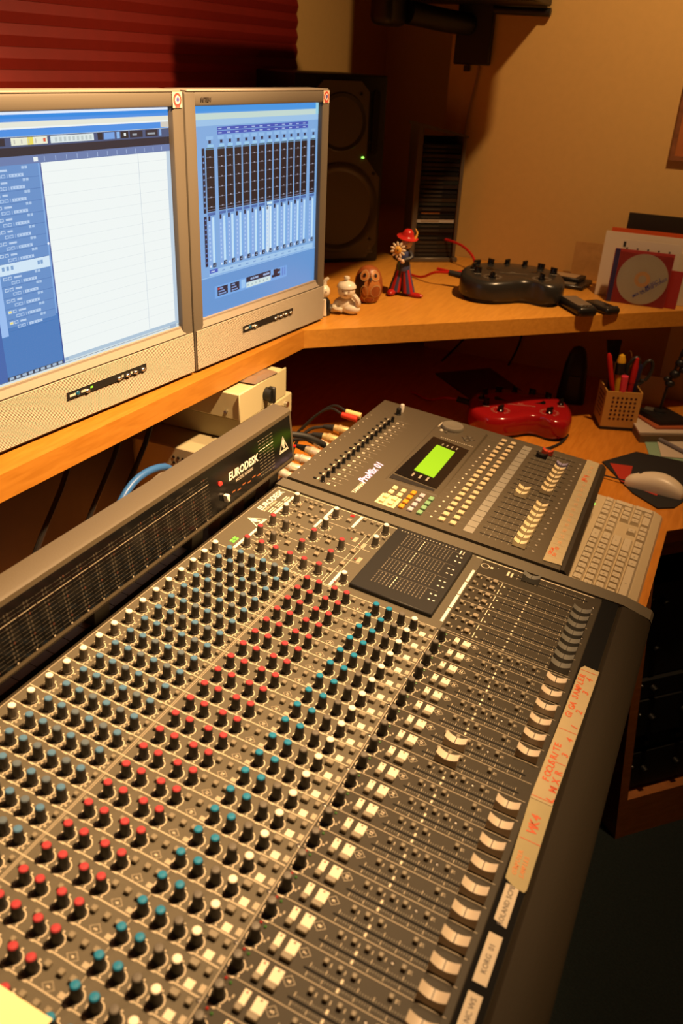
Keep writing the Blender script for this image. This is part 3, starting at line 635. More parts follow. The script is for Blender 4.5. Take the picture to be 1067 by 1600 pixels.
# channel keys, scribble squares and faders
KT = keym('tan', .0105, .0105)
SQ = MB().box(-.0082, .0082, -.0092, .0092, 0, .0006).mesh('scribble_square', mat('scribble_grey', (.27, .25, .20), .6), False)
SL2 = MB().box(-.0385, .0385, -.0008, .0008, 0, .0004).mesh('fader_slot', MATS['slot_black'], False)
CAP2 = cap_mesh(.0205, .0125, .0115, 'fader_cap', mat('mixer_cap_cream', (.78, .66, .40), .42), DARK)
CAPL = cap_mesh(.0205, .0125, .0115, 'fader_cap', mat('mixer_cap_lavender', (.30, .28, .42), .42), DARK)
CAPR = cap_mesh(.0205, .0125, .0115, 'fader_cap', mat('mixer_cap_red', (.62, .07, .03), .42), DARK)
CAPB = cap_mesh(.0205, .0115, .0095, 'fader_cap', BLACK, DARK)
for i in range(19):
    u = 34.45 + i * .733
    put('select_key', KT, dm, L(.2435, u)); put('on_key', KT, dm, L(.2625, u))
    put('scribble_square', SQ, dm, L(.2905, u + .02)); put('fader_slot', SL2, dm, L(.3460, u + .08))
    y = (u - U0) * P
    dk.rect(.026 + .213, .026 + .400, y + .37 * P, y + .385 * P, .0003, (.24, .22, .17))
    if i < 17: dk.rect(.026 + .2235, .026 + .227, y - .0015, y + .0025, .0003, DI)
    dk.rect(.026 + .2355, .026 + .2365, y - .001, y + .001, .0003, DID); dk.rect(.026 + .255, .026 + .256, y - .001, y + .001, .0003, DID)
    dk.rect(.026 + .3935, .026 + .397, y - .001, y + .003, .0003, DID)
    for j in range(7):
        for s_ in (-1, 1): dk.rect(.026 + .314 + j * .0105, .026 + .3146 + j * .0105, y + .08 * P + s_ * .0045 - .0026, y + .08 * P + s_ * .0045 + .0026, .0003, (.34, .3, .23))
    v = .3725 if i < 8 else .3310 if i < 10 else .3665 if i < 17 else .3240
    put('fader_cap', CAPL if i == 16 else CAPR if i == 18 else CAPB if i == 17 else CAP2, dm, L(v if i != 18 else .3300, u + .08, .0004))
tag(dk.build('panel_printing', PRINT, dm, smooth=False), kind='stuff')
# tape on the digital mixer
o = thing('masking_tape', 'long cream masking tape with faint red writing along the digital mixer', 'tape', on_console(33.85, .4155, .0008), (0, TILT, 0))
base = [(33.85, .4150), (48.8, .4030), (48.7, .4270), (34.2, .4420), (33.95, .4440)]
MB().prism([(v - .4155, (u - 33.85) * P) for u, v in base][::-1], 0, .0005).build('strip', TAPE, o, smooth=False)
t_ = MB(); t_.T = Matrix.Translation((-.4155, -33.85 * P, 0))
def tv(u, f): return .4150 - (u - 33.85) / 14.95 * .012 + f * .025
random.seed(11)
for i in range(18):
    u = 34.5 + i * .75
    t_.rect(tv(u, .05), tv(u, .95), u * P - .0002, u * P + .0002, .0007, (.55, .40, .2))
    s_ = ''.join(random.choice('LRMVCDSBKG1234') for _ in range(2))
    hand(t_, s_, u + .12, tv(u, .62), .0085, .0007, (.60, .16, .05) if i in (0, 1, 14, 15) else (.62, .36, .18), .6)
hand(t_, 'DRUM', 34.7, tv(35, .35), .008, .0007, (.65, .12, .03)); hand(t_, 'MAIN', 45.2, tv(45, .45), .010, .0007, (.72, .13, .03))
t_.build('handwriting', PRINT, o, smooth=False)
# rear connectors and leads
def plug(name, label, u, v, h, ang, mb_col, lead, cat='plug'):
    o = thing(name, label, cat, on_console(u, v, h), (0, TILT, ang), 'plugs at the back of the digital mixer')
    MB().lathe([(.0075, 0), (.0085, .003), (.0085, .016), (.0095, .017), (.0095, .020), (.008, .022), (.0075, .030)], 16).build('connector_shell', mb_col, o, (0, 0, 0), (0, R(-90), 0))
    MB().cyl((-.028, 0, 0), (-.052, 0, -.002), .0075, .004, 12).build('boot', RUBBER, o)
    MB().tube([(-.050, 0, -.002), (-.075, -.008, -.010), (-.095, -.022, -.035), (-.105, -.03, -.075)], .0032, 8).build('lead', lead, o)
GOLD = mat('brass', (.75, .55, .25), .35, .6); NICK = mat('nickel', (.72, .66, .52), .35, .6)
REDR = mat('red_lead', (.5, .015, .012), .4)
for i, (u, m_, l_, lab) in enumerate(((34.3, NICK, RUBBER, 'silver plug nearest the meter bridge end of the digital mixer'), (35.6, NICK, RUBBER, 'silver plug second from the meter bridge end'), (37.0, NICK, REDR, 'silver plug with a red lead behind the digital mixer'), (38.3, NICK, REDR, 'silver plug with a second red lead behind the digital mixer'),
        (39.6, NICK, RUBBER, 'silver plug with black lead beside the red leads'), (41.0, GOLD, RUBBER, 'brass plug with black lead behind the digital mixer'), (42.8, GOLD, RUBBER, 'brass plug farther along the digital mixer back'))):
    plug('audio_plug', lab, u, -.030, -.014, R(random.uniform(-14, 10)), m_, l_)
for u, c_, lab in ((44.2, mat('red_boot', (.6, .04, .02), .4), 'small red plug standing behind the digital mixer'), (44.9, mat('yellow_boot', (.75, .6, .25), .4), 'small cream plug standing behind the digital mixer')):
    o = thing('phono_plug', lab, 'plug', on_console(u, -.032, -.002), (0, TILT, R(8)), 'plugs at the back of the digital mixer')
    MB().cyl((0, 0, 0), (-.032, 0, .002), .0065, .0055, 12).build('plug_body', c_, o)
    MB().tube([(-.030, 0, .002), (-.06, .012, .004), (-.09, .01, -.02), (-.12, .0, -.06)], .0025, 8).build('lead', RUBBER, o)
o = tag(MB().tube([(-.125, .985, .010), (-.10, 1.015, .026), (-.065, 1.045, .022), (-.045, 1.065, .008), (-.036, 1.080, -.004)], .0058, 10).build('thick_cable', RUBBER), 'thick black cable looping down behind the meter bridge end', 'cable')

# ------------------------------------------------------------------ keyboard
KX0, KX1, KYN, KYF = .405, .560, .925, 1.378
kb = thing('computer_keyboard', 'cream computer keyboard with one green light on the desk edge', 'keyboard', (.56, .925, DZ))
BEI = mat('beige_plastic', (.58, .48, .31), .5)
KEYM = mat('beige_key', (.66, .57, .41), .45)
k = MB(); k.add([(-.157, 0, 0), (0, 0, 0), (0, .453, 0), (-.157, .453, 0), (-.155, .002, .026), (-.0165, .002, .0145), (-.003, .002, .008), (-.003, .451, .008), (-.0165, .451, .0145), (-.155, .451, .026)],
                [(0, 3, 2, 1), (4, 5, 8, 9), (5, 6, 7, 8), (6, 1, 2, 7), (0, 4, 9, 3), (0, 1, 6, 5, 4), (3, 9, 8, 7, 2)]); k.build('housing', BEI, kb, smooth=False)
def kz(x): return .0145 + (-.0165 - x) / (.155 - .0165) * .0115
KCACHE = {}
def key(cx, cy, w, d=.0178, cz=0):
    kk = (round(w, 4), round(d, 4))
    if kk not in KCACHE:
        a = MB(); x, y = d / 2, w / 2; xs, ys = d / 2 - .0028, w / 2 - .0022
        a.add([(-x, -y, 0), (x, -y, 0), (x, y, 0), (-x, y, 0), (-xs - .001, -ys, .0075), (xs - .001, -ys, .0070), (xs - .001, ys, .0070), (-xs - .001, ys, .0075)],
              [(4, 5, 6, 7), (0, 1, 5, 4), (1, 2, 6, 5), (2, 3, 7, 6), (3, 0, 4, 7)])
        KCACHE[kk] = a.mesh('key', KEYM, False)
    return put('key', KCACHE[kk], kb, (cx, cy, kz(cx)), (0, R(4.7), 0))
KP = .0190
legend = MB()
def row(cx, items, y0, d=.0178):
    y = y0
    for w_ in items:
        if w_ < 0: y += -w_ * KP; continue
        if d > .015 or True:
            key(cx, y + w_ * KP / 2, w_ * KP - .0010, d)
            legend.text(random.choice('QWERTYUIOPASDFGHJKL'), TM((cx + .001, y + w_ * KP / 2 - .003, kz(cx) + .0077), ry=4.7, rz=90), .0045, (.12, .1, .08))
        y += w_ * KP
YS = .013
r1 = -.0265
row(r1, (1.25, 1.25, 1.25, 6.25, 1.25, 1.25, 1.25, 1.25, -.25, 1, 1, 1, -.25, 2, 1), YS)
row(r1 - KP, (2.25, 1, 1, 1, 1, 1, 1, 1, 1, 1, 1, 2.75, -1.25, 1, -1.25, 1, 1, 1), YS)
row(r1 - 2 * KP, (1.75, 1, 1, 1, 1, 1, 1, 1, 1, 1, 1, 1, 2.25, -3.5, 1, 1, 1), YS)
row(r1 - 3 * KP, (1.5, 1, 1, 1, 1, 1, 1, 1, 1, 1, 1, 1, 1, 1.5, -.25, 1, 1, 1, -.25, 1, 1, 1), YS)
row(r1 - 4 * KP, (1, 1, 1, 1, 1, 1, 1, 1, 1, 1, 1, 1, 1, 2, -.25, 1, 1, 1, -.25, 1, 1, 1, 1), YS)
key(r1 - KP / 2, YS + 21.5 * KP + KP * .5, KP - .001, 2 * KP - .0012); key(r1 - 2.5 * KP, YS + 21.5 * KP + KP * .5, KP - .001, 2 * KP - .0012)
row(r1 - 5.35 * KP, (1, -1, 1, 1, 1, 1, -.5, 1, 1, 1, 1, -.5, 1, 1, 1, 1, -.25, 1, 1, 1), YS, .0140)
tag(legend.build('key_legends', PRINT, kb, smooth=False), kind='stuff')
for i in range(3): MB().box(-.002, .002, -.003, .003, 0, .001).build('indicator_light', mat('led_key_green', (.1, .4, .05), .3, emit=(.35, 1, .10), estr=1.6) if i == 1 else mat('led_key_off', (.25, .24, .15), .3), kb, (r1 - 5.35 * KP, YS + (19.5 + i * 1.1) * KP, kz(r1 - 5.35 * KP)))

# ------------------------------------------------------------------ mouse mat and mouse
MAT = mat('mat_black', (.010, .009, .009), .75)
o = thing('mouse_mat', 'black mouse mat with a red angular print on the desk', 'mouse mat', (.50, 1.56, DZ))
pl = [(-.095, .03), (-.035, .128), (.11, .128), (.125, .02), (.075, -.12), (.045, -.140), (-.01, -.095)]
MB().prism(pl[::-1], 0, .003).build('mat_sheet', MAT, o, smooth=False)
a = MB(); a.add([(-.078, .03, .0033), (-.03, .04, .0033), (-.027, -.02, .0033), (.04, -.068, .0033), (.036, -.085, .0033), (-.040, -.055, .0033)], [(0, 5, 2, 1), (5, 4, 3, 2)], 0, (.42, .025, .01)); a.build('mat_print', PRINT, o, smooth=False)
ms = thing('computer_mouse', 'cream computer mouse with a thin black cord on the mat', 'mouse', (.525, 1.505, DZ + .0032), (0, 0, R(2)))
a = MB(); n = 16; secs = []
for i in range(n + 1):
    t_ = i / n; x = -.058 + .122 * t_
    wd = .0315 * (math.sin(math.pi * min(1, max(0, (t_ * .88 + .08)))) ** .45) * (.74 + .34 * t_); hh = .012 + .026 * math.sin(math.pi * min(1, t_ * .92 + .08)) ** .8 * (.55 + .6 * t_)
    if i == n: wd *= .35; hh *= .45
    if i == 0: wd *= .6; hh *= .6
    secs.append((x, wd, hh, .012 * math.sin(math.pi * t_) - .010 * t_))
vs = []; m_ = 12
for x, wd, hh, off in secs:
    for j in range(m_ + 1):
        an = math.pi * j / m_; vs.append((x, off + wd * math.cos(an), max(0, hh * math.sin(an) ** .7)))
fs = []
for i in range(n):
    for j in range(m_): q = i * (m_ + 1) + j; fs.append((q, q + 1, q + m_ + 2, q + m_ + 1))
fs += [tuple(range(m_ + 1))[::-1], tuple(range(n * (m_ + 1), (n + 1) * (m_ + 1)))] + [(i * (m_ + 1), (i + 1) * (m_ + 1), (i + 1) * (m_ + 1) + m_, i * (m_ + 1) + m_) for i in range(n)]
a.add(vs, [f[::-1] for f in fs]); a.build('shell', mat('mouse_cream', (.74, .64, .48), .35), ms)
MB().cyl((-.030, .0, .016), (-.030, .012, .016), .009, n=14).build('scroll_wheel', DARK, ms)
MB().rbox(-.034, -.020, .004, .012, .024, .0275, .001, 1).build('button_gap', DARK, ms)
a = MB(); a.text('mouse', TM((.048, .005, .0345), ry=22, rz=70), .007, (.15, .12, .1), align='CENTER'); 
MB().tube([(-.056, .0, .006), (-.085, .006, .004), (-.12, .012, .003), (-.16, .02, .003)], .0018, 6).build('cord', RUBBER, ms)

# ------------------------------------------------------------------ monitors; local x to the right along the screen, -y towards the viewer
SILV = mat('monitor_silver', (.125, .108, .085), .45)
SILVL = mat('monitor_silver_light', (.26, .225, .185), .4)
GRB = mat('grille_base', (.16, .135, .10), .6); GRL = mat('grille_rib', (.40, .34, .26), .5)
MW, MH = .421, .432
MANG = math.atan2(.997, .0767)
def monitor(label, loc, ui, led):
    o = thing('computer_monitor', label, 'monitor', loc, (0, 0, MANG), 'pair of flat monitors on the shelf')
    f = MB()
    # bezel around the screen
    x0, x1, z0, z1 = 0.0005, MW - .0005, .003, MH
    sx0, sx1, sz0, sz1 = .027, .3945, .088, .412
    for a in ((x0, sx0, z0, z1), (sx1, x1, z0, z1)): f.rbox(a[0], a[1], 0, .045, a[2], a[3], .004, 2)
    f.rbox(sx0 - .004, sx1 + .004, .0, .045, sz1, z1, .004, 2); f.rbox(sx0 - .004, sx1 + .004, .0012, .045, z0, sz0 - .006, .003, 2)
    f.build('bezel', SILV, o)
    g = MB()
    g.box(sx0, sx1, .004, .012, sz0 - .006, sz0); g.quad((sx0 - .006, -.0010, sz0 - .0125), (sx1 + .006, -.0010, sz0 - .0125), (sx1 + .001, .006, sz0 + .0005), (sx0 - .001, .006, sz0 + .0005))
    g.quad((sx0 - .006, .003, sz0 - .0125), (sx1 + .006, .003, sz0 - .0125), (sx1 + .006, -.001, sz0 - .0125), (sx0 - .006, -.001, sz0 - .0125))
    g.build('screen_lip', SILVL, o, smooth=False)
    MB().rbox(.006, MW - .006, .0, .045, MH - .001, MH + .003, .0015, 1).build('top_edge', SILVL, o)
    MB().rbox(.03, MW - .03, .0452, .085, .03, MH - .03, .012, 2).build('back_shell', DARK, o)
    MB().rbox(.12, .30, .02, .16, -.0, .0025, .001, 1).build('foot', SILV, o); MB().rbox(.17, .25, .0855, .115, .0026, .20, .008, 2).build('stand_neck', SILV, o)
    # grille of fine ribs
    g = MB(); g.box(.004, MW - .004, -.0012, .0012, .006, sz0 - .0145); 
    gr = g.build('speaker_grille', GRB, o, smooth=False)
    g = MB()
    for i in range(34):
        z = .0072 + i * .00196; g.add([(.004, -.0012, z), (MW - .004, -.0012, z), (MW - .004, -.0023, z + .0006), (.004, -.0023, z + .0006), (MW - .004, -.0012, z + .0012), (.004, -.0012, z + .0012)], [(0, 1, 2, 3), (3, 2, 4, 5)])
    tag(g.build('grille_ribs', GRL, gr, smooth=False), kind='stuff')
    c = MB(); c.box(.134, .298, -.0036, -.0012, .042, .0525); cp = c.build('control_panel', BLACK, o, smooth=False)
    for x in (.172, .238, .256, .2735, .2905): MB().ball((x, -.0042, .0455), .0050, .0025, .0028, 10, 6).build('control_button', STEEL, cp)
    MB().ball((.153, -.0042, .0472), .0040, .0018, .0036, 10, 6).build('blue_badge', mat('blue_badge', (.01, .08, .16), .3), cp)
    a = MB()
    for u, w_ in ((.138, .012), (.160, .010), (.243, .004), (.262, .004)): a.quad((u, -.0038, .0455), (u + w_, -.0038, .0455), (u + w_, -.0038, .049), (u, -.0038, .049), (.55, .5, .42))
    if led: a.quad((.178, -.0040, .0472), (.183, -.0040, .0472), (.183, -.0040, .050), (.178, -.0040, .050), (.2, .7, .05))
    a.build('panel_marks', PRINT, cp, smooth=False)
    a = MB(); a.text('M/TEN', Matrix(((1, 0, 0, .037), (0, 0, -1, -.0012), (0, 1, 0, .4185), (0, 0, 0, 1))), .0085, (.05, .04, .035), off=.03); a.build('lettering', PRINT, o, smooth=False)
    a = MB(); a.T = Matrix(((1, 0, 0, .4045), (0, 0, -1, -.0014), (0, 1, 0, .4215), (0, 0, 0, 1))) @ Matrix.Scale(.0105, 4)
    a.rect(-1, 1, -1, 1, 0, (.78, .60, .44)); a.disc((0, 0, .02), .88, 18, (.55, .06, .05)); a.disc((0, 0, .04), .55, 14, (.72, .62, .55)); a.disc((.05, .05, .06), .3, 10, (.10, .08, .35)); a.rect(-.5, .5, -.9, -.75, .06, (.6, .1, .1))
    a.build('round_badge_sticker', PRINT, o, smooth=False)
    s = MB(); s.T = Matrix(((1, 0, 0, 0), (0, 0, -1, .0095), (0, 1, 0, 0), (0, 0, 0, 1)))
    ui(s, sx0, sx1, sz0, sz1); s.build('screen', SCREEN, o, smooth=False)
    return o
def ui_arrange(s, x0, x1, z0, z1):
    OX = MW + .001       # measured on the second monitor's axis: shift to this monitor
    def r(a, b, c, d, colr, h=0.0): s.rect(max(x0, a), min(x1, b), max(z0, c), min(z1, d), h * .0002, colr)
    def X(v): return v + OX
    BL, DB, WH = lin(60, 140, 225), lin(70, 100, 150), lin(232, 240, 240)
    r(x0, x1, z0, z1, lin(205, 220, 225))
    r(x0, x1, .4085, .4115, lin(225, 235, 250), 1); r(x0, x1, .4005, .4085, BL, 1); r(x0, x1, .3945, .4005, lin(225, 228, 215), 1); r(x0, x1, .3925, .3945, WH, 1)
    r(x0, x1, .3845, .3925, BL, 1); r(X(-.045), x1, .3855, .3925, lin(205, 200, 190), 2)
    r(x0, x1, .3725, .3840, lin(62, 82, 122), 1); r(x0, x1, .3625, .3725, lin(24, 30, 48), 1)
    for a, b, c_ in ((-.316, -.259, lin(230, 232, 210)), (-.254, -.179, lin(215, 228, 228)), (-.172, -.163, lin(20, 25, 40)), (-.160, -.140, lin(110, 160, 225)), (-.136, -.13, lin(130, 180, 235)), (-.128, -.113, lin(18, 22, 34)), (-.110, -.084, lin(26, 32, 50)), (-.078, -.052, lin(26, 32, 50)), (-.049, -.044, lin(120, 165, 220)), (-.38, -.325, lin(26, 32, 50))): r(X(a), X(b), .3745, .3830, c_, 2)
    r(X(-.291), X(-.282), .3745, .383, lin(230, 215, 90), 3); r(X(-.266), X(-.262), .377, .381, lin(220, 90, 60), 3)
    for i in range(4): r(X(-.312 + i * .011), X(-.310 + i * .011), .376, .381, lin(190, 190, 180), 3)
    for i in range(9): r(X(-.247 + i * .0075), X(-.243 + i * .0075), .376, .381, lin(185, 200, 200), 3)
    r(X(-.122), X(-.118), .377, .381, WH, 3); r(X(-.105), X(-.096), .377, .3795, lin(150, 160, 170), 3); r(X(-.074), X(-.058), .377, .3795, lin(150, 160, 170), 3)
    r(x0, x1, .3530, .3625, lin(98, 122, 172), 1); 
    for i in range(14): r(X(-.268 + i * .0185), X(-.2668 + i * .0185), .3545, .360, lin(150, 172, 210), 2)
    r(X(-.285), X(-.278), .355, .360, WH, 2)
    # track list
    r(x0, X(-.276), .0915, .3530, lin(66, 122, 188), 1); r(x0, X(-.372), .0915, .3530, lin(58, 100, 170), 2)
    r(X(-.372), X(-.361), .150, .3530, lin(150, 188, 238), 3); r(X(-.361), X(-.2795), .160, .3530, lin(96, 142, 200), 3); r(X(-.2795), X(-.2765), .163, .353, lin(120, 165, 220), 4); r(X(-.2765), X(-.2745), .0915, .353, lin(50, 80, 150), 4)
    for i in range(14):
        z = .3455 - i * .0140
        if i == 8:
            r(X(-.361), X(-.279), z - .0075, z + .0062, lin(205, 228, 245), 4)
            for a in (-.357, -.350, -.343, -.30, -.295): r(X(a), X(a + .004), z - .002, z + .003, lin(120, 160, 205), 5)
            continue
        r(X(-.361), X(-.279), z - .0078, z - .0072, lin(76, 118, 178), 4)
        for j in range(2):
            r(X(-.357 + j * .0075), X(-.351 + j * .0075), z + .0002, z + .0042, lin(190, 212, 238), 4); r(X(-.3562 + j * .0075), X(-.3518 + j * .0075), z + .001, z + .0034, lin(235, 220, 120) if (i > 11 and j == 0) else lin(104, 148, 204), 5)
        r(X(-.340), X(-.328 - (i % 3) * .002), z + .001, z + .0034, lin(182, 206, 236), 4)
        for j in range(2): r(X(-.306 + j * .005), X(-.302 + j * .005), z + .0025, z + .0058, lin(165, 195, 230), 4)
        for j in range(2): r(X(-.345 + j * .007), X(-.339 + j * .007), z - .006, z - .0022, lin(180, 206, 238), 4); r(X(-.3442 + j * .007), X(-.3398 + j * .007), z - .0053, z - .0029, lin(104, 148, 204), 5)
        r(X(-.329), X(-.3285), z - .006, z - .002, lin(190, 212, 238), 4); r(X(-.326), X(-.304), z - .0058, z - .0022, lin(178, 204, 236), 4)
        for j in range(4): r(X(-.324 + j * .005), X(-.3225 + j * .005), z - .005, z - .003, lin(120, 160, 210), 5)
    s.disc((X(-.278), .255, .0010), .0018, 8, lin(235, 245, 255))
    # arrange area
    r(X(-.2745), X(-.036), .0985, .3530, lin(236, 244, 243), 2)
    for i in range(17): r(X(-.2745), X(-.036), .3415 - i * .0140, .3419 - i * .0140, lin(215, 224, 226), 3)
    r(X(-.0975), X(-.0968), .0985, .353, lin(178, 192, 205), 4); r(X(-.036), x1, .0985, .353, lin(185, 205, 222), 2)
    r(X(-.373), X(-.276), .0915, .0965, lin(55, 66, 86), 3)
    for i in range(9): r(X(-.370 + i * .0105), X(-.363 + i * .0105), .0922, .0958, lin(160, 185, 210), 4)
    r(X(-.276), x1, .0935, .0985, lin(170, 195, 215), 3); r(X(-.272), X(-.267), .0940, .098, lin(140, 170, 205), 4); r(x0, x1, .0910, .0916, lin(90, 100, 130), 4)
    r(x0, x1, z0, .0910, lin(208, 224, 226), 2); r(X(-.05), X(-.035), .0890, .0945, lin(150, 175, 200), 5)
def ui_mixer(s, x0, x1, z0, z1):
    def r(a, b, c, d, colr, h=0.0): s.rect(max(x0, a), min(x1, b), max(z0, c), min(z1, d), h * .0002, colr)
    r(x0, x1, z0, z1, lin(96, 152, 212)); r(x0, x1, .4015, .412, lin(70, 150, 225), 1); r(x0, x1, .3925, .4015, lin(190, 214, 208), 1); r(x0, x1, .3835, .3925, lin(150, 192, 230), 1); r(.385, x1, .3925, .412, lin(150, 205, 225), 2)
    r(x0, x1, .1515, .3835, lin(122, 168, 220), 1)
    r(.088, .359, .3765, .3815, lin(58, 84, 180), 2); r(.088, .359, .3705, .3755, lin(58, 84, 180), 2)
    r(.0475, .0545, .255, .352, lin(24, 30, 52), 2); r(.0475, .0545, .170, .250, lin(24, 30, 60), 2)
    for i in range(10): r(.049, .053, .262 + i * .0085, .2645 + i * .0085, lin(110, 140, 190), 3); r(.049, .053, .176 + i * .0075, .178 + i * .0075, lin(90, 120, 190), 3)
    xs = [.0575] + [.0875 + i * .0228 for i in range(12)] + [.3680]
    for i, x in enumerate(xs):
        w_ = .0205 if i else .0225
        if 0 < i < 13:
            for z in (.3778, .3718): r(x + .003, x + .012, z, z + .0018, lin(160, 182, 225), 3)
        r(x + .002, x + w_ - .003, .3635, .3685, lin(140, 186, 232), 2); r(x + .007, x + .0135, .3580, .3628, lin(40, 48, 78), 3); r(x + .005, x + w_ - .002, .3528, .3566, lin(150, 200, 232), 2); r(x + .001, x + w_ - .002, .350, .3517, lin(60, 90, 90), 2)
        r(x, x + w_ - .0015, .2560, .3495, lin(22, 20, 30), 2)
        for j in range(6): r(x + .001, x + w_ - .003, .2625 + j * .0150, .2632 + j * .0150, lin(112, 112, 128), 3); r(x + .008, x + .012, .2625 + j * .0150, .2645 + j * .0150, lin(150, 150, 165), 4)
        r(x, x + w_ - .0015, .2582, .2590, lin(120, 120, 150), 3); r(x, x + w_ - .002, .2500, .2545, lin(70, 106, 170), 2)
        hi = i == 7
        r(x, x + .0095, .1700, .2495, lin(130, 170, 226), 2); r(x + .001, x + .0062, .2425, .2495, lin(26, 32, 58), 3)
        for j in range(9): r(x + .002, x + .0055, .1785 + j * .0068, .1818 + j * .0068, lin(168, 200, 240), 3)
        r(x + .0105, x + .0165, .1740, .2465, lin(190, 224, 246) if not hi else lin(220, 242, 250), 2); r(x + .0165, x + .0195, .1740, .2465, lin(112, 168, 230), 2)
        if hi: r(x, x + .009, .170, .2480, lin(205, 225, 240), 3); r(x + .002, x + .018, .2505, .2545, lin(205, 232, 240), 4)
        r(x + .0095, x + .0185, .1665, .1735, lin(22, 26, 46), 4); r(x + .012, x + .0165, .168, .1695, lin(160, 190, 230), 5); r(x + .014, x + .017, .1705, .1722, lin(160, 190, 230), 5)
        r(x + .002, x + .0055, .1675, .171, lin(220, 235, 250), 4)
    r(.057, .386, .1535, .1625, lin(158, 198, 234), 2)
    for i in range(12): r(.092 + i * .0228, .100 + i * .0228, .1570, .1590, lin(110, 150, 205), 3)
    r(.0575, .080, .1575, .1635, lin(60, 90, 190), 3); r(.061, .071, .1595, .1612, lin(200, 215, 240), 4)
    r(x0, x1, z0, .1515, lin(96, 148, 208), 2); r(x0, x1, .1510, .1522, lin(150, 192, 235), 3)
    # transport bar
    r(.070, .293, .1130, .1340, lin(112, 166, 228), 3)
    for a, b in ((.077, .106), (.114, .140)):
        r(a, b, .1165, .1315, lin(30, 34, 56), 4)
        for j in range(3): r(a + .003, b - .005 - j * .004, .1182 + j * .0046, .1205 + j * .0046, lin(120, 150, 205), 5)
    r(.0775, .083, .127, .1305, lin(190, 60, 60), 6); r(.146, .158, .1165, .1315, lin(150, 196, 240), 4)
    r(.161, .238, .1245, .1335, lin(28, 34, 58), 4); r(.161, .238, .1150, .1240, lin(205, 226, 226), 4)
    for a, b in ((.174, .180), (.182, .186), (.188, .198), (.214, .234)): r(a, b, .1272, .1308, lin(150, 175, 215), 5)
    for i in range(6): r(.165 + i * .012, .168 + i * .012, .1178, .1210, lin(150, 175, 185), 5)
    for a, b, c_, d_ in ((.248, .262, .1185, .133), (.242, .270, .1185, .1235), (.262, .270, .1265, .1315)): r(a, b, c_, d_, lin(28, 32, 54), 4)
    r(.276, .281, .117, .132, lin(90, 130, 205), 4); r(.284, .288, .117, .132, lin(90, 130, 205), 4)
MA = Vector((-.218, .942, SZ + .0)); MD = Vector((math.cos(MANG), math.sin(MANG), 0))
monitor('silver flat monitor showing a white track arranger on its screen', MA - MD * (MW + .001), ui_arrange, True)
monitor('silver flat monitor showing a blue mixer with dark columns', MA, ui_mixer, False)

# ------------------------------------------------------------------ loudspeaker in the corner; local -y is the front
SPB = mat('speaker_black', (.011, .011, .012), .45); SPG = mat('speaker_baffle', (.085, .075, .055), .55)
SA = math.atan2(.74, .67)
sp = thing('studio_loudspeaker', 'large black studio loudspeaker in the corner behind the monitors', 'loudspeaker', (-.326, 1.974, SZ), (0, 0, SA))
SWd, SH, SD = .250, .452, .315
MB().rbox(-SWd, 0, .002, SD, 0, SH, .006, 2).build('cabinet', SPB, sp)
pl_ = []
def rr(x0, x1, z0, z1, r, n=6):
    out = []
    for cx, cz, a0 in ((x1 - r, z0 + r, -90), (x1 - r, z1 - r, 0), (x0 + r, z1 - r, 90), (x0 + r, z0 + r, 180)):
        for i in range(n + 1): a = R(a0 + 90 * i / n); out.append((cx + r * math.cos(a), cz + r * math.sin(a)))
    return out
YZ = Matrix(((1, 0, 0, 0), (0, 0, 1, 0), (0, 1, 0, 0), (0, 0, 0, 1)))     # (x, z, depth) -> (x, y=depth, z)
b = MB(); b.T = YZ; b.prism([(-.040, .012), (-.012, .05), (-.012, .215), (-.052, .262), (-.052, .415), (-.075, .438), (-.175, .438), (-.198, .415), (-.198, .262), (-.238, .215), (-.238, .05), (-.21, .012)], -.004, .004); b.build('baffle', SPG, sp)
b = MB(); b.T = Matrix(((1, 0, 0, -.125), (0, 0, -1, -.004), (0, 1, 0, .140), (0, 0, 0, 1)))
b.lathe([(.112, -.001), (.112, .003), (.104, .005), (.098, .003), (.092, .001), (.085, -.006), (.034, -.030), (.0, -.032)], 36); wf = b.build('woofer', mat('woofer_rubber', (.040, .036, .030), .38), sp)
b = MB(); b.T = Matrix(((1, 0, 0, -.125), (0, 0, -1, -.004), (0, 1, 0, .140), (0, 0, 0, 1))); b.lathe([(.034, -.029), (.028, -.020), (.015, -.014), (0, -.012)], 24); b.build('dust_cap', mat('dust_cap', (.06, .055, .045), .3), wf)
b = MB(); b.T = Matrix(((1, 0, 0, -.125), (0, 0, -1, -.004), (0, 1, 0, .345), (0, 0, 0, 1))); b.lathe([(.070, -.0005), (.066, .002), (.045, -.003), (.022, -.010), (.016, -.009), (.010, -.005), (0, -.004)], 30); tw = b.build('tweeter', mat('tweeter_guide', (.03, .029, .026), .4), sp)
for x in (-.030, -.220):
    b = MB(); b.T = Matrix(((1, 0, 0, x), (0, 0, -1, .001), (0, 1, 0, .345), (0, 0, 0, 1))); b.prism(rr(-.009, .009, -.075, .075, .009), 0, .003); b.build('port_slot', mat('port_black', (.003, .003, .003), .9), sp)
MB().box(-.066, -.060, -.007, -.003, .262, .266).build('power_light', mat('speaker_led', (.2, .6, .05), .3, emit=(.35, 1.0, .12), estr=2.0), sp)
a = MB(); ear_logo(a, Matrix(((1, 0, 0, -.030), (0, 0, -1, -.0045), (0, 1, 0, .034), (0, 0, 0, 1))), .022, (.12, .11, .09)); a.build('badge', PRINT, sp, smooth=False)
for x, z in ((-.03, .225), (-.045, .30), (-.03, .06), (-.22, .06), (-.075, .41)): MB().cyl((x, -.003, z), (x, -.006, z), .004, n=10).build('screw', BLACK, sp)

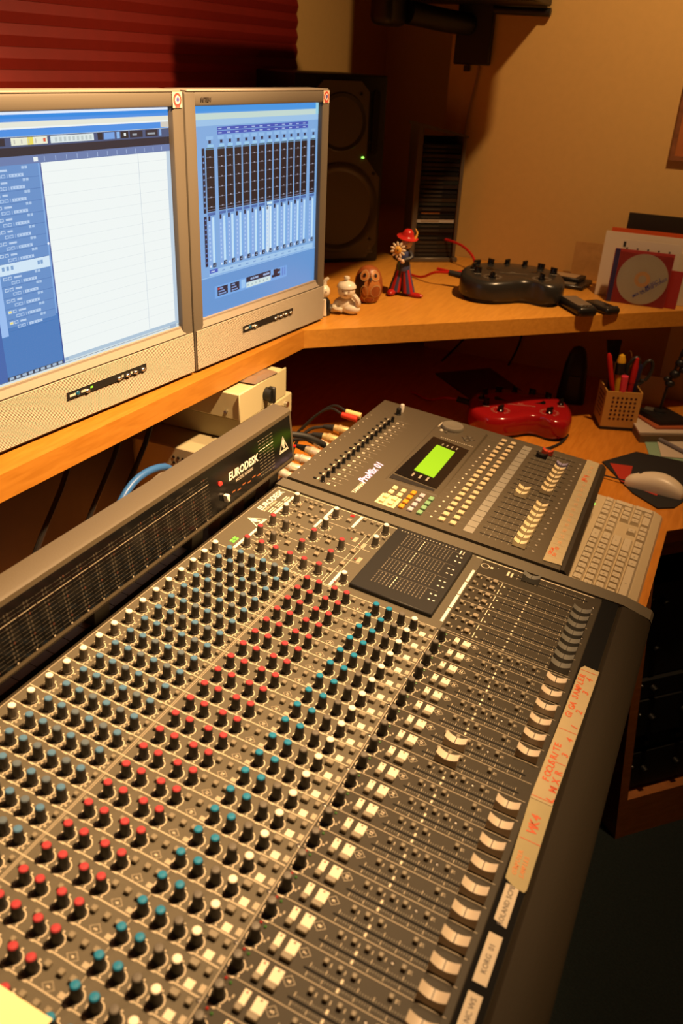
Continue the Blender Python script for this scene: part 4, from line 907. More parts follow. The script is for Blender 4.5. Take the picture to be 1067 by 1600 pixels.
# ------------------------------------------------------------------ disc rack; local -y is the front
ra = math.atan2(.08, .106)
rk = thing('disc_rack', 'dark metal disc tower with a sloping top beside the loudspeaker', 'rack', (-.253, 2.019, SZ), (0, 0, ra))
RM = mat('rack_metal', (.13, .105, .075), .4, .4)
RWd = .134
MB().rbox(.0, .016, 0, .075, .012, .345, .002, 1).build('post', RM, rk); MB().rbox(RWd - .010, RWd, .0, .075, .012, .318, .002, 1).build('post', RM, rk)
a = MB(); a.add([(-.004, -.004, .342), (RWd + .003, -.004, .316), (RWd + .003, .078, .316), (-.004, .078, .342), (-.004, -.004, .350), (RWd + .003, -.004, .322), (RWd + .003, .078, .322), (-.004, .078, .350)], [(0, 3, 2, 1), (4, 5, 6, 7), (0, 1, 5, 4), (1, 2, 6, 5), (2, 3, 7, 6), (3, 0, 4, 7)]); a.build('top_plate', RM, rk, smooth=False)
MB().rbox(-.006, RWd + .006, -.006, .080, 0, .012, .002, 1).build('base_plate', RM, rk)
MB().box(.016, RWd - .010, .070, .074, .012, .315).build('back_plate', DARK, rk, smooth=False)
random.seed(5)
ORD = 'first second third fourth fifth sixth seventh eighth ninth tenth eleventh twelfth thirteenth fourteenth fifteenth sixteenth seventeenth eighteenth nineteenth twentieth twenty-first twenty-second twenty-third twenty-fourth twenty-fifth twenty-sixth twenty-seventh twenty-eighth'.split()
spines = [(.012, .012, .014), (.02, .014, .012), (.016, .018, .016), (.03, .02, .012), (.010, .010, .010)]
z = .0135; i = 0
while z < .298:
    hh = .0102; white = i == 8
    o = thing('disc_case', 'white-spined disc case low in the dark rack' if white else 'disc case with orange lettering on its spine in the rack' if i == 10 else 'dark disc case in the tower rack, %s from the bottom' % ORD[i], 'disc case', (-.253, 2.019, SZ + z), (0, 0, ra), None if white or i == 10 else 'dark disc cases in the rack')
    y0 = random.uniform(.0, .008)
    MB().box(.0175, RWd - .0115, y0, .068, .0006, hh - .0006).build('case', mat('spine_white', (.42, .40, .36), .4) if white else mat('spine_%d' % (i % 5), spines[i % 5], .3), o, smooth=False)
    a = MB(); a.quad((.028, y0 - .0004, .003), (.055 + 2.5 * .01, y0 - .0004, .003), (.055 + 2.5 * .01, y0 - .0004, .0065), (.028, y0 - .0004, .0065), (.35, .16, .05) if i == 10 else (.25, .18, .1) if white else (.03, .026, .02)); a.build('spine_print', PRINT, o, smooth=False)
    z += hh + (.0022 if i % 4 == 3 else .0004); i += 1

# ------------------------------------------------------------------ effects pods
OUT = [(-.122, .0), (-.118, -.05), (-.085, -.088), (-.045, -.095), (-.005, -.078), (.02, -.062), (.045, -.062), (.075, -.080), (.105, -.072), (.1215, -.03), (.12, .02), (.10, .06), (.06, .085), (0, .095), (-.06, .088), (-.10, .06), (-.118, .03)]
def cr_closed(P_, k=4):
    out = []; n = len(P_)
    for i in range(n):
        a, b, c, d = (Vector(P_[(i + j - 1) % n]) for j in range(4))
        for q in range(k):
            t_ = q / k; out.append(tuple(0.5 * ((2 * b) + (c - a) * t_ + (2 * a - 5 * b + 4 * c - d) * t_ * t_ + (3 * b - a - 3 * c + d) * t_ ** 3)))
    return out
OUTL = cr_closed(OUT)
def pod(name, label, loc, rz, m, name_text, tc, lead):
    o = thing(name, label, 'effects unit', loc, (0, 0, rz))
    b = MB(); n = len(OUTL); vs = []
    lay = [(0.93, .006), (.985, .010), (1.0, .018), (1.0, .034), (.985, .044), (.94, .050), (.88, .052), (.60, .0535), (.25, .054)]
    for s_, z in lay: vs += [(x * s_, y * s_, z + (y + .09) * .05 * (z > .03)) for x, y in OUTL]
    fs = [tuple(range(n))[::-1]]
    for j in range(len(lay) - 1):
        for i in range(n): fs.append((j * n + i, j * n + (i + 1) % n, (j + 1) * n + (i + 1) % n, (j + 1) * n + i))
    fs.append(tuple(range((len(lay) - 1) * n, len(lay) * n))); b.add(vs, fs); b.build('body', m, o)
    MB().prism([(x * .9, y * .9) for x, y in OUTL], 0, .0062).build('base', BLACK, o)
    kn = MB(); kn.lathe([(.0085, 0), (.0085, .003), (.006, .005), (.0055, .012), (0, .0125)], 12); kn.box(-.0085, .0085, -.0022, .0022, .004, .0145); km = kn.mesh('knob', mat('glossy_black', (0, 0, 0)))
    tz = lambda y: .0525 + (y + .09) * .05
    pr_ = MB()
    for j, (x, y) in enumerate(((-.085, .042), (-.052, .062), (-.012, .070), (.03, .066), (.068, .050), (.096, .020), (-.092, .012), (-.082, -.020), (-.048, -.050), (.066, -.036))):
        put('knob', km, o, (x, y, tz(y) - .001), (R(3), 0, R(random.uniform(-60, 60) + 90)))
        if j >= 8:
            for q in range(18): a = R(-60 + q * 17.6); pr_.add([(x + rr_ * math.cos(a + da) * 1.15, y + rr_ * math.sin(a + da), tz(y + rr_ * math.sin(a)) + .0006) for rr_, da in ((.014, -.03), (.020, -.03), (.020, .03), (.014, .03))], [(0, 1, 2, 3)], 0, tc)
        else: pr_.rect(x - .008, x + .008, y - .016, y - .013, tz(y - .015) + .0010, tc)
    pr_.text(name_text, TM((.0, .036, tz(.04) + .0012), rx=3), .016, (.8, .74, .62), off=.02, align='CENTER')
    pr_.text('line', TM((.0, -.004, tz(0) + .0012), rx=3), .009, tc, align='CENTER'); pr_.rect(-.03, .035, -.010, -.0085, tz(-.01) + .001, tc)
    pr_.build('printing', PRINT, o, smooth=False)
    d_ = MB(); d_.T = TM((0, .016, tz(.016) + .0008), rx=3); d_.prism(rr(-.062, .060, -.010, .010, .006), -.001, .0016); d_.build('display_strip', mat('strip_black', (.006, .006, .006), .2), o)
    c = MB(); c.cyl((-.112, .045, .030), (-.150, .055, .034), .008, .007, 12); c.build('plug', RUBBER, o)
    MB().tube([(-.148, .054, .034), (-.185, .065, .03), (-.22, .10, .008), (-.27, .16, .004)], .0032, 8).build('lead', lead, o)
    MB().cyl((-.0975, -.070, .022), (-.101, -.074, .022), .0045, n=12).build('jack_socket', STEEL, o)
    return o
pod('effects_unit', 'black kidney-shaped effects unit with knobs on the shelf', (.095, 1.80, SZ), R(17), mat('pod_black', (.020, .019, .017), .30), 'BASS POD', (.32, .28, .22), mat('red_lead', (0, 0, 0)))
pod('effects_unit', 'glossy red kidney-shaped effects unit with knobs under the shelf', (.182, 1.70, DZ), R(17), mat('pod_red', (.30, .008, .010), .16, coat=.4), 'POD', (.55, .30, .22), mat('red_lead', (0, 0, 0)))
tag(MB().tube([(.20, 1.60, DZ + .004), (.235, 1.555, DZ + .004), (.275, 1.585, DZ + .004), (.300, 1.64, DZ + .004), (.305, 1.70, DZ + .004)], .0030, 8).build('black_cable', RUBBER), 'thin black cable looping in front of the red effects unit', 'cable')
tag(MB().tube([(-.20, 2.10, SZ + .06), (-.12, 2.06, SZ + .055), (-.07, 2.02, SZ + .035), (-.06, 1.99, SZ + .018), (-.09, 1.96, SZ + .004), (-.15, 1.97, SZ + .004)], .0035, 8).build('red_cable', mat('red_lead', (0, 0, 0))), 'dark red cable looping behind the black effects unit', 'cable')

# ------------------------------------------------------------------ figures on the shelf
def face(mb, o, r, skin=0, dark=1):
    pass
# white ceramic couple
PORC = mat('porcelain', (.82, .76, .62), .28)
fg = thing('porcelain_figure', 'small white porcelain figure lying propped beside the monitor corner', 'figurine', (-.176, 1.437, SZ), (0, 0, R(20)))
b = MB(); b.ball((.004, .004, .018), .026, .018, .018); b.ball((.018, -.004, .012), .020, .014, .012); b.ball((-.022, 0, .009), .020, .014, .009)
b.tube([(.020, .004, .022), (.030, -.004, .018), (.032, -.010, .030), (.022, -.008, .042)], [.0075, .0055], 8); b.tube([(-.012, -.004, .022), (-.018, -.012, .014), (.0, -.016, .010)], [.007, .005], 8); b.build('body', PORC, fg)
b = MB(); b.ball((.006, -.002, .049), .019, .018, .0175); b.ball((.0065, -.020, .047), .0035, .003, .0035, 8, 6); b.build('head', PORC, fg)
b = MB(); b.lathe([(.021, 0), (.0205, .004), (.016, .010), (.006, .014), (.004, .016), (.0065, .019), (.0055, .023), (0, .024)], 18, o=(.006, .0, .056)); b.build('hat', PORC, fg)
b = MB()
for dx in (-.006, .007): b.ball((.006 + dx, -.0185, .051), .0020, .001, .0012, 8, 6)
b.ball((.006, -.0192, .0425), .004, .001, .001, 8, 6); b.build('face_paint', mat('face_paint', (.20, .08, .05), .5), fg)
fg = thing('porcelain_figure', 'small white-headed figure in black jacket between monitor and white figure', 'figurine', (-.207, 1.402, SZ), (0, 0, R(20)))
b = MB(); b.lathe([(.016, 0), (.017, .012), (.015, .030), (.008, .038), (0, .040)], 16); b.build('jacket', mat('black_glaze', (.012, .012, .012), .25), fg)
b = MB(); b.lathe([(.0055, 0), (.0045, .02), (.004, .034)], 10, o=(.004, -.0135, .002)); b.build('shirt_front', PORC, fg)
b = MB(); b.ball((0, 0, .050), .0145, .014, .0145); b.tube([(.0, .0, .060), (.003, 0, .072), (.010, 0, .078)], [.006, .003], 8); b.build('head', PORC, fg)
b = MB(); b.ball((.0, -.0135, .052), .0018, .001, .0012, 8, 6); b.ball((.007, -.012, .052), .0018, .001, .0012, 8, 6); b.build('eye_paint', MATS['face_paint'], fg)

# carved gourd owl
og = thing('gourd_owl', 'carved brown gourd owl standing on the shelf beside the monitor', 'figurine', (-.172, 1.560, SZ), (0, 0, R(25)))
GB = mat('gourd_brown', (.30, .085, .022), .35, noise=.35, nscale=60); GO = mat('gourd_orange', (.50, .20, .05), .4, noise=.2, nscale=80); GD = mat('gourd_dark', (.018, .010, .008), .4)
b = MB(); b.lathe([(.018, 0), (.024, .004), (.031, .020), (.0325, .038), (.030, .054), (.0255, .066), (.019, .075), (.010, .080), (0, .081)], 26); b.build('body', GB, og)
def onb(mb, az, z, r, sx, sy, lift, mi=0, ring=None):      # a disc that hugs the gourd
    pr2 = [(.018, 0), (.024, .004), (.031, .020), (.0325, .038), (.030, .054), (.0255, .066), (.019, .075), (.010, .080)]
    def rad(zz):
        for (r0, z0), (r1, z1) in zip(pr2, pr2[1:]):
            if z0 <= zz <= z1: return r0 + (r1 - r0) * (zz - z0) / (z1 - z0)
        return .012
    vs = []; n = 18
    def pt(a_, s_):
        zz = min(.079, max(.001, z + r * sy * s_ * math.sin(a_))); aa = az + r * sx * s_ * math.cos(a_) / .032; q = rad(zz) + lift
        return (q * math.sin(aa), -q * math.cos(aa), zz)
    if ring:
        for i in range(n): vs += [pt(2 * math.pi * i / n, 1), pt(2 * math.pi * i / n, ring)]
        mb.add(vs, [(2 * i, 2 * ((i + 1) % n), 2 * ((i + 1) % n) + 1, 2 * i + 1) for i in range(n)], mi)
    else:
        vs = [pt(0, 0)] + [pt(2 * math.pi * i / n, .5) for i in range(n)] + [pt(2 * math.pi * i / n, 1) for i in range(n)]
        mb.add(vs, [(0, 1 + i, 1 + (i + 1) % n) for i in range(n)] + [(1 + i, 1 + n + i, 1 + n + (i + 1) % n, 1 + (i + 1) % n) for i in range(n)], mi)
b = MB(); onb(b, .25, .036, .026, .9, .85, .0006); b.build('breast_patch', GO, og)
b = MB(); onb(b, -.75, .050, .018, .8, 1.1, .0008); onb(b, -.9, .030, .015, .9, 1.2, .0008); b.build('wing_patch', GD, og)
for az in (-.38, .55):
    b = MB(); onb(b, az, .064, .0125, 1, .9, .0012); e = b.build('eye', GO, og)
    b = MB(); onb(b, az, .064, .0125, 1.0, .9, .0016, 0, .86); b.build('eye_ring', mat('carved_cream', (.55, .36, .16), .5), e)
    b = MB(); onb(b, az, .0645, .0042, 1, 1, .0022); b.build('pupil', GD, e)
b = MB(); onb(b, .55, .030, .0135, 1, 1, .0012); b.build('belly_disc', GB, og)
b = MB(); onb(b, .55, .030, .0135, 1, 1, .0016, 0, .9); onb(b, -.3, .028, .012, .7, 1.3, .0016, 0, .88); onb(b, .1, .010, .011, 1.2, .7, .0016, 0, .88); b.build('carved_line', MATS['carved_cream'], og)
b = MB(); b.cyl((.003, -.030, .058), (.004, -.036, .052), .004, .0008, 8); b.build('beak', GD, og)
b = MB(); b.lathe([(.020, 0), (.022, .003), (.018, .005)], 20); b.build('foot_ring', GD, og)

# clown figurine with a daisy; front is local -y
cl = thing('clown_figurine', 'clown figurine in red hat and striped trousers holding a daisy', 'figurine', (-.130, 1.662, SZ), (0, 0, R(10)))
CRD = mat('clown_red', (.42, .018, .014), .25); CBL = mat('clown_blue', (.05, .06, .14), .35); SKN = mat('clown_face', (.74, .56, .42), .4); YEL = mat('daisy_yellow', (.72, .40, .06), .45); PET = mat('daisy_petal', (.80, .68, .50), .45); CBK = mat('clown_dark', (.02, .018, .022), .35)
for s_, dx in ((-1, -.016), (1, .016)):
    b = MB(); N_ = 12; prof = [(.0165, .008), (.0155, .02), (.012, .045), (.0105, .062)]
    vs = []
    for r_, z in prof: vs += [(dx * (1 - (z - .008) / .09) + r_ * math.cos(2 * math.pi * i / N_), r_ * math.sin(2 * math.pi * i / N_), z) for i in range(N_)]
    for j in range(3):
        for i in range(N_): b.add([], []) if False else b.f.append((j * N_ + i, j * N_ + (i + 1) % N_, (j + 1) * N_ + (i + 1) % N_, (j + 1) * N_ + i)) or b.m.append(i % 2) or b.c.append((1, 1, 1))
    b.v = vs; b.build('trouser_leg', [CRD, CBL], cl)
b = MB(); b.ball((-.021, -.012, .0075), .0105, .020, .0075); b.build('shoe', CRD, cl)
b = MB(); b.T = TM((.026, -.006, .0055), rz=75); b.ball((.0, -.008, 0), .0085, .022, .0055); b.build('shoe', CRD, cl)
b = MB(); b.lathe([(.0155, .058), (.017, .066), (.014, .078), (.0145, .092), (.011, .103), (.006, .108)], 16); b.build('jacket', CBL, cl)
b = MB(); b.tube([(-.013, 0, .100), (-.020, -.010, .088), (-.010, -.020, .086)], [.0058, .0048], 8); b.tube([(.013, 0, .100), (.020, -.010, .090), (.004, -.020, .084)], [.0058, .0048], 8); b.build('arms', CBK, cl)
b = MB(); b.ball((-.006, -.022, .087), .005); b.ball((.002, -.022, .082), .005); b.build('hands', SKN, cl)
b = MB(); b.ball((.005, -.002, .120), .0125, .012, .0135); b.ball((.006, -.0145, .119), .003, .003, .003, 8, 6); hd = b.build('head', SKN, cl)
b = MB(); b.ball((.001, -.0125, .1235), .0013, .001, .0016, 8, 6); b.ball((.010, -.012, .1235), .0013, .001, .0016, 8, 6); b.ball((.0055, -.013, .1135), .004, .001, .0012, 8, 6); b.build('face_paint', MATS['face_paint'], hd)
b = MB(); b.T = TM((.004, .003, .1305), ry=10, rx=8); b.lathe([(.024, .000), (.025, .0015), (.017, .004), (.0135, .007), (.012, .014), (.007, .019), (0, .020)], 22); ht = b.build('hat', CRD, cl)
b = MB(); b.tube([(.022, .002, .130), (.026, .004, .142), (.021, .004, .152)], [.0028, .001], 8); b.build('feather', YEL, ht)
fl = MB(); fl.cyl((-.010, -.024, .104), (-.006, -.020, .062), .0014, n=6); st_ = fl.build('flower_stem', mat('stem_green', (.05, .12, .02), .5), cl)
for i in range(11):
    a = 2 * math.pi * i / 11; b = MB(); b.T = TM((-.010, -.0255, .107)) @ Matrix(((1, 0, 0, 0), (0, 0, -1, 0), (0, 1, 0, 0), (0, 0, 0, 1))) @ Matrix.Rotation(a, 4, 'Z'); b.ball((.0128, 0, 0), .0062, .0030, .0012, 8, 6); b.build('petal', PET, st_)
b = MB(); b.T = TM((-.010, -.0265, .107)); b.ball((0, 0, 0), .0085, .003, .0085, 12, 8); b.build('flower_centre', YEL, st_)
b = MB(); b.T = TM((-.010, -.0290, .107)); b.ball((0, 0, 0), .0022, .0015, .0022, 8, 6); b.build('flower_eye', GD, st_)

# ------------------------------------------------------------------ things at the right of the shelf
def lean(name, label, cat, loc, rx, rz, w_, h_, t_, m, group=None):
    o = thing(name, label, cat, loc, (R(rx), 0, R(rz)), group)
    return o, MB().box(0, w_, 0, t_, 0, h_).build('sheet', m, o, smooth=False)
o = thing('compact_disc_case', 'clear disc case with red insert and silver handwritten disc', 'disc case', (.304, 1.898, SZ + .0005), (R(-5), 0, R(2)))
MB().box(0, .1335, .004, .010, 0, .1225).build('case_back', mat('cd_red', (.36, .035, .03), .4), o, smooth=False)
b = MB(); b.box(.002, .012, .0015, .004, .0, .1225); b.build('hinge_strip', mat('cd_blue_spine', (.06, .05, .14), .35), o, smooth=False)
b = MB(); b.T = Matrix(((1, 0, 0, .0735), (0, 0, -1, .0030), (0, 1, 0, .0595), (0, 0, 0, 1)))
b.lathe([(.0092, .0), (.0575, .0), (.0575, .0010), (.0092, .0010)], 48); dc = b.build('disc', mat('disc_silver', (.66, .58, .38), .25, .30), o)
dm_ = MATS['disc_silver'].node_tree; bs = dm_.nodes['Principled BSDF']; bs.inputs['Anisotropic'].default_value = .85
tn = dm_.nodes.new('ShaderNodeTangent'); tn.direction_type = 'RADIAL'; tn.axis = 'Z'; dm_.links.new(tn.outputs[0], bs.inputs['Tangent'])
b = MB(); b.T = Matrix(((1, 0, 0, .0735), (0, 0, -1, .0018), (0, 1, 0, .0595), (0, 0, 0, 1))); b.ring((0, 0, 0), .0092, .018, 0, 360, 28, (.62, .34, .12)); 
for t1, x_, y_, s_ in (('MUSIC I', .012, -.022, .011), ('CUBASE SONGS', .005, -.034, .009), ('MIX 04', -.012, -.044, .009)):
    b.text(t1, TM((x_, y_, .0003), rz=38), s_, (.05, .06, .30), off=.012, shear=.2)
b.build('disc_writing', PRINT, dc, smooth=False)
MB().box(0, .1335, -.0004, .0006, 0, .1225).build('clear_lid', mat('clear_plastic', (.95, .95, .95), .06, trans=1.0, ior=1.2), o, smooth=False)
PAPW = mat('white_card', (.66, .55, .40), .7); 
o, _ = lean('paper_envelope', 'white card with punched edge standing behind the disc case', 'card', (.312, 1.930, SZ + .0005), -5, 3, .135, .139, .004, mat('card_cream', (.62, .53, .40), .7))
b = MB()
for i in range(5): b.quad((.012 + i * .024, -.0004, .118), (.016 + i * .024, -.0004, .118), (.016 + i * .024, -.0004, .122), (.012 + i * .024, -.0004, .122), (.05, .04, .03))
b.quad((.004, -.0004, .122), (.010, -.0004, .122), (.010, -.0004, .134), (.004, -.0004, .134), (.03, .025, .02)); b.build('punched_marks', PRINT, o, smooth=False)
lean('white_folder', 'large white card standing behind the disc case', 'card', (.268, 1.955, SZ + .0005), -4, 2, .19, .150, .004, PAPW)
lean('orange_folder', 'bright orange folder edge showing above the white cards', 'folder', (.276, 1.985, SZ + .0005), -4, 2, .185, .155, .004, mat('orange_card', (.60, .085, .010), .6))
lean('red_booklet', 'red booklet standing at the right of the disc case', 'booklet', (.428, 1.918, SZ + .0005), -5, -6, .035, .085, .006, mat('red_card', (.32, .02, .012), .5))
lean('white_booklet', 'white booklet standing at the far right of the shelf cards', 'booklet', (.440, 1.958, SZ + .0005), -4, 6, .06, .118, .012, mat('booklet_white', (.60, .50, .36), .7))
o, _ = lean('black_plaque', 'black rectangular plaque standing highest behind the cards', 'plaque', (.300, 2.055, SZ + .0005), -3, 1, .135, .183, .010, mat('plaque_black', (.025, .018, .010), .35))
lean('wooden_block', 'plain tan wooden board leaning against the wall beside the cards', 'board', (.175, 2.105, SZ + .0005), -6, 3, .076, .092, .012, wood('tan_board', (.42, .22, .06), (.52, .28, .08), .5))
def phone(label, loc, rz, L_, W_, H_, scr):
    o = thing('mobile_phone', label, 'phone', loc, (0, 0, rz)); b = MB(); b.rbox(-L_ / 2, L_ / 2, -W_ / 2, W_ / 2, 0, H_, H_ * .42, 3); b.build('body', mat('phone_black', (.012, .011, .010), .3), o)
    if scr: MB().rbox(-L_ / 2 + .012, L_ / 2 - .022, -W_ / 2 + .006, W_ / 2 - .006, H_ - .0006, H_ + .0008, .0005, 1).build('screen', mat('phone_grey', (.14, .11, .08), .35), o)
    for i in range(4): MB().rbox(-.004, .004, -.003, .003, 0, .0012, .0005, 1).build('key', DARK, o, (L_ / 2 - .012 , -W_ / 2 + .010 + i * .009, H_ - .0004))
    return o
phone('black mobile phone with grey face lying before the disc case', (.262, 1.765, SZ), R(-52), .115, .048, .022, True)
phone('small dark phone behind the larger one beside the disc case', (.312, 1.800, SZ), R(-40), .085, .042, .016, False)
o = thing('flat_case', 'flat dark case lying behind the black effects unit', 'case', (.185, 2.02, SZ), (0, 0, R(-4))); MB().rbox(-.055, .055, -.05, .045, 0, .010, .002, 1).build('case_body', mat('case_dark', (.02, .016, .013), .3), o); MB().box(-.045, .03, -.045, -.02, .0102, .0110).build('clear_label', mat('label_grey', (.25, .2, .14), .2), o)
o = thing('slim_box', 'slim tan and black box lying on the flat dark case', 'box', (.180, 2.035, SZ + .0112), (0, 0, R(-8))); MB().rbox(-.042, .042, -.03, .028, 0, .009, .001, 1).build('box_body', BLACK, o); MB().box(-.036, .030, -.024, .02, .0092, .0098).build('box_label', mat('label_tan', (.42, .28, .15), .5), o)

# ------------------------------------------------------------------ under the shelf at the right: cup with pens, metronome, papers
cup = thing('pencil_cup', 'square yellow perforated pencil cup with black base on the desk', 'pencil cup', (.388, 1.842, DZ), (0, 0, R(21)))
CUPM = mat('cup_yellow', (.56, .30, .07), .45); hw = .0425; CH = .098
for nm, a in (('side_wall', (-hw, hw, -hw, -hw + .003)), ('side_wall', (-hw, hw, hw - .003, hw)), ('side_wall', (-hw, -hw + .003, -hw + .003, hw - .003)), ('side_wall', (hw - .003, hw, -hw + .003, hw - .003))): MB().box(a[0], a[1], a[2], a[3], .0085, CH).build(nm, CUPM, cup, smooth=False)
MB().rbox(-hw - .0005, hw + .0005, -hw - .0005, hw + .0005, 0, .010, .002, 1).build('base', BLACK, cup)
hm = MB().lathe([(.0028, 0), (.0028, .0006), (0, .0006)], 10).mesh('hole', mat('hole_dark', (.05, .008, .006), .8))
for i in range(6):
    for j in range(6):
        put('hole', hm, cup, (-.024 + i * .0105, -hw, .030 + j * .0105), (R(90), 0, 0))
        if i < 5: put('hole', hm, cup, (-hw, -.022 + i * .0105, .030 + j * .0105), (0, R(-90), 0))
def pen(name, label, cat, x, y, tx, ty, L_, parts, dz=0.012):
    o = thing(name, label, cat, (0, 0, 0)); o.matrix_world = Matrix.Translation((.388, 1.842, DZ)) @ Matrix.Rotation(R(21), 4, 'Z') @ Matrix.Translation((x, y, dz)) @ Euler((R(-ty), R(tx), 0)).to_matrix().to_4x4()
    for nm, m_, prof in parts: MB().lathe(prof, 12).build(nm, m_, o)
    return o
PR = mat('pen_red', (.50, .015, .012), .3); PP = mat('pen_pink', (.75, .05, .09), .35); PY = mat('pen_yellow', (.75, .42, .02), .35); PB = mat('pen_darkblue', (.02, .02, .06), .3)
pen('red_pen', 'thin red pen leaning left in the yellow cup', 'pen', -.001, -.020, -16, 0, .17, [('barrel', PR, [(.003, 0), (.0055, .01), (.006, .15), (.0058, .172), (.003, .178)])])
pen('red_marker', 'upright red marker with a cap in the yellow cup', 'marker', .016, -.014, 2, 2, .17, [('barrel', PR, [(.0065, 0), (.0065, .105)]), ('cap', PR, [(.0074, .100), (.0072, .140), (.005, .150), (.0045, .160), (.001, .162)])])
pen('yellow_cutter', 'yellow and black craft knife handle in the yellow cup', 'knife', -.008, -.008, -2, 2, .17, [('handle', PY, [(.008, 0), (.0085, .12), (.0105, .14), (.0105, .152), (.007, .163), (.001, .167)]), ('grip', BLACK, [(.0112, .118), (.0116, .128), (.0112, .142), (.0108, .146)])])
pen('pink_highlighter', 'pink highlighter cap standing at the front of the cup', 'highlighter', .000, -.030, -3, -3, .15, [('barrel', PP, [(.006, 0), (.006, .085)]), ('cap', PP, [(.0082, .082), (.0088, .118), (.0085, .124), (.001, .125)])])
pen('yellow_pencil', 'short yellow pencil leaning right in the cup', 'pencil', -.002, .028, 8, 0, .15, [('barrel', PY, [(.004, 0), (.004, .145), (.003, .149), (.001, .150)])])
pen('dark_pen', 'dark blue pen near the scissors in the cup', 'pen', .026, -.006, 3, 0, .15, [('barrel', PB, [(.005, 0), (.005, .110)]), ('cap', PB, [(.0058, .106), (.0055, .140), (.002, .146)])])
pen('black_pen', 'black pen in the middle of the cup behind the red marker', 'pen', .008, .010, 0, 3, .15, [('barrel', BLACK, [(.004, 0), (.004, .135), (.002, .140)]), ('clip', STEEL, [(.0044, .112), (.0044, .116)])])
o = pen('dust_brush', 'black flat brush standing bristles up in the cup', 'brush', -.014, .018, -5, 4, .2, [('handle', BLACK, [(.005, 0), (.006, .10)]), ('ferrule', STEEL, [(.007, .098), (.009, .140)])])
b = MB(); b.add([(-.010, -.006, .138), (.010, -.006, .138), (.010, .006, .138), (-.010, .006, .138), (-.017, -.006, .190), (.017, -.006, .190), (.017, .006, .190), (-.017, .006, .190)], [(0, 3, 2, 1), (4, 5, 6, 7), (0, 1, 5, 4), (1, 2, 6, 5), (2, 3, 7, 6), (3, 0, 4, 7)]); b.build('bristles', mat('bristle_black', (.006, .006, .006), .9, bump=.8, nscale=400), o, smooth=False)
o = pen('wire_loop', 'thin steel wire loop sticking up in the cup', 'wire', .004, .016, 2, 3, .17, []); MB().tube([(-.004, 0, 0), (-.004, 0, .13), (-.009, 0, .150), (0, 0, .168), (.008, 0, .150), (.003, 0, .13), (.002, 0, 0)], .0008, 6).build('wire', STEEL, o)
o = pen('scissors', 'black-handled scissors standing handles up in the cup', 'scissors', .014, .015, 11, 0, .2, [])
for s_, rx_ in ((-1, 4), (1, -4)):
    b = MB(); b.add([(-.004, s_ * .0012, 0), (.005, s_ * .0012, .0), (.006, s_ * .0012, .085), (-.005, s_ * .0012, .085), (-.004, s_ * .0026, 0), (.005, s_ * .0026, 0), (.006, s_ * .0026, .085), (-.005, s_ * .0026, .085)], [(0, 1, 2, 3), (7, 6, 5, 4), (0, 4, 5, 1), (1, 5, 6, 2), (2, 6, 7, 3), (3, 7, 4, 0)]); b.build('blade', STEEL, o, smooth=False)
    c_ = s_ * .017; b = MB(); pts_ = [(s_ * .002, s_ * .002, .080)] + [(c_ + .0125 * math.cos(a) * 1.0, s_ * .002, .128 + .027 * math.sin(a)) for a in [R(-110 if s_ < 0 else -70) + (-s_) * R(-32) * -1 * i for i in range(12)]]
    b.tube(pts_, .0042, 8, smooth=2); b.build('handle', mat('scissor_handle', (.03, .028, .026), .4), o)
# metronome
mt = thing('metronome', 'tall black rounded metronome standing behind the red effects unit', 'metronome', (.258, 1.945, DZ), (0, 0, R(12)))
b = MB(); vs = []; n = 8
for z, hx, hy in ((0, .036, .028), (.02, .036, .028), (.10, .028, .023), (.13, .021, .018), (.143, .014, .012), (.148, .004, .004)):
    vs += [(hx * math.copysign(abs(math.cos(a)) ** .5, math.cos(a)), hy * math.copysign(abs(math.sin(a)) ** .5, math.sin(a)), z) for a in [2 * math.pi * (i + .5) / 16 for i in range(16)]]
b.add(vs, [(j * 16 + i, j * 16 + (i + 1) % 16, (j + 1) * 16 + (i + 1) % 16, (j + 1) * 16 + i) for j in range(5) for i in range(16)] + [tuple(range(16))[::-1], tuple(range(80, 96))]); b.build('body', BLACK, mt)
MB().box(-.014, .014, -.0275, -.0260, .012, .075).build('front_panel', DARK, mt, smooth=False)
# books and papers
def slab(name, label, cat, corners, z, t_, m, c2=None):
    cx = sum(c[0] for c in corners) / len(corners); cy = sum(c[1] for c in corners) / len(corners)
    o = thing(name, label, cat, (cx, cy, z)); MB().prism([(x - cx, y - cy) for x, y in corners], 0, t_).build('block', m, o, smooth=False); return o
slab('book', 'thick book with grey-brown edge at the bottom of the desk stack', 'book', [(.437, 1.812), (.462, 1.752), (.60, 1.835), (.575, 1.895)], DZ, .018, mat('book_brown', (.16, .10, .05), .7))
slab('paper_stack', 'white sheet on the thick book under the black box', 'paper', [(.425, 1.845), (.458, 1.760), (.59, 1.832), (.555, 1.915)], DZ + .0185, .004, mat('paper_white', (.62, .52, .40), .7))
slab('orange_folder', 'orange-edged folder beneath the flat black box on the book pile', 'folder', [(.428, 1.870), (.490, 1.800), (.575, 1.850), (.515, 1.925)], DZ + .023, .004, mat('folder_orange', (.42, .10, .03), .6))
o = slab('black_box', 'flat black box on top of the paper pile at right', 'box', [(.430, 1.878), (.496, 1.818), (.56, 1.860), (.492, 1.925)], DZ + .0275, .012, BLACK); MB().box(-.045, -.015, .005, .03, .0122, .0126).build('grey_label', mat('label_dim', (.10, .09, .07), .5), o)
PWH = mat('paper_white', (0, 0, 0))
slab('green_paper', 'pale green sheet lying flat at the right desk edge', 'paper', [(.468, 1.785), (.505, 1.645), (.66, 1.70), (.62, 1.84)], DZ, .0015, mat('paper_green', (.26, .40, .26), .7))
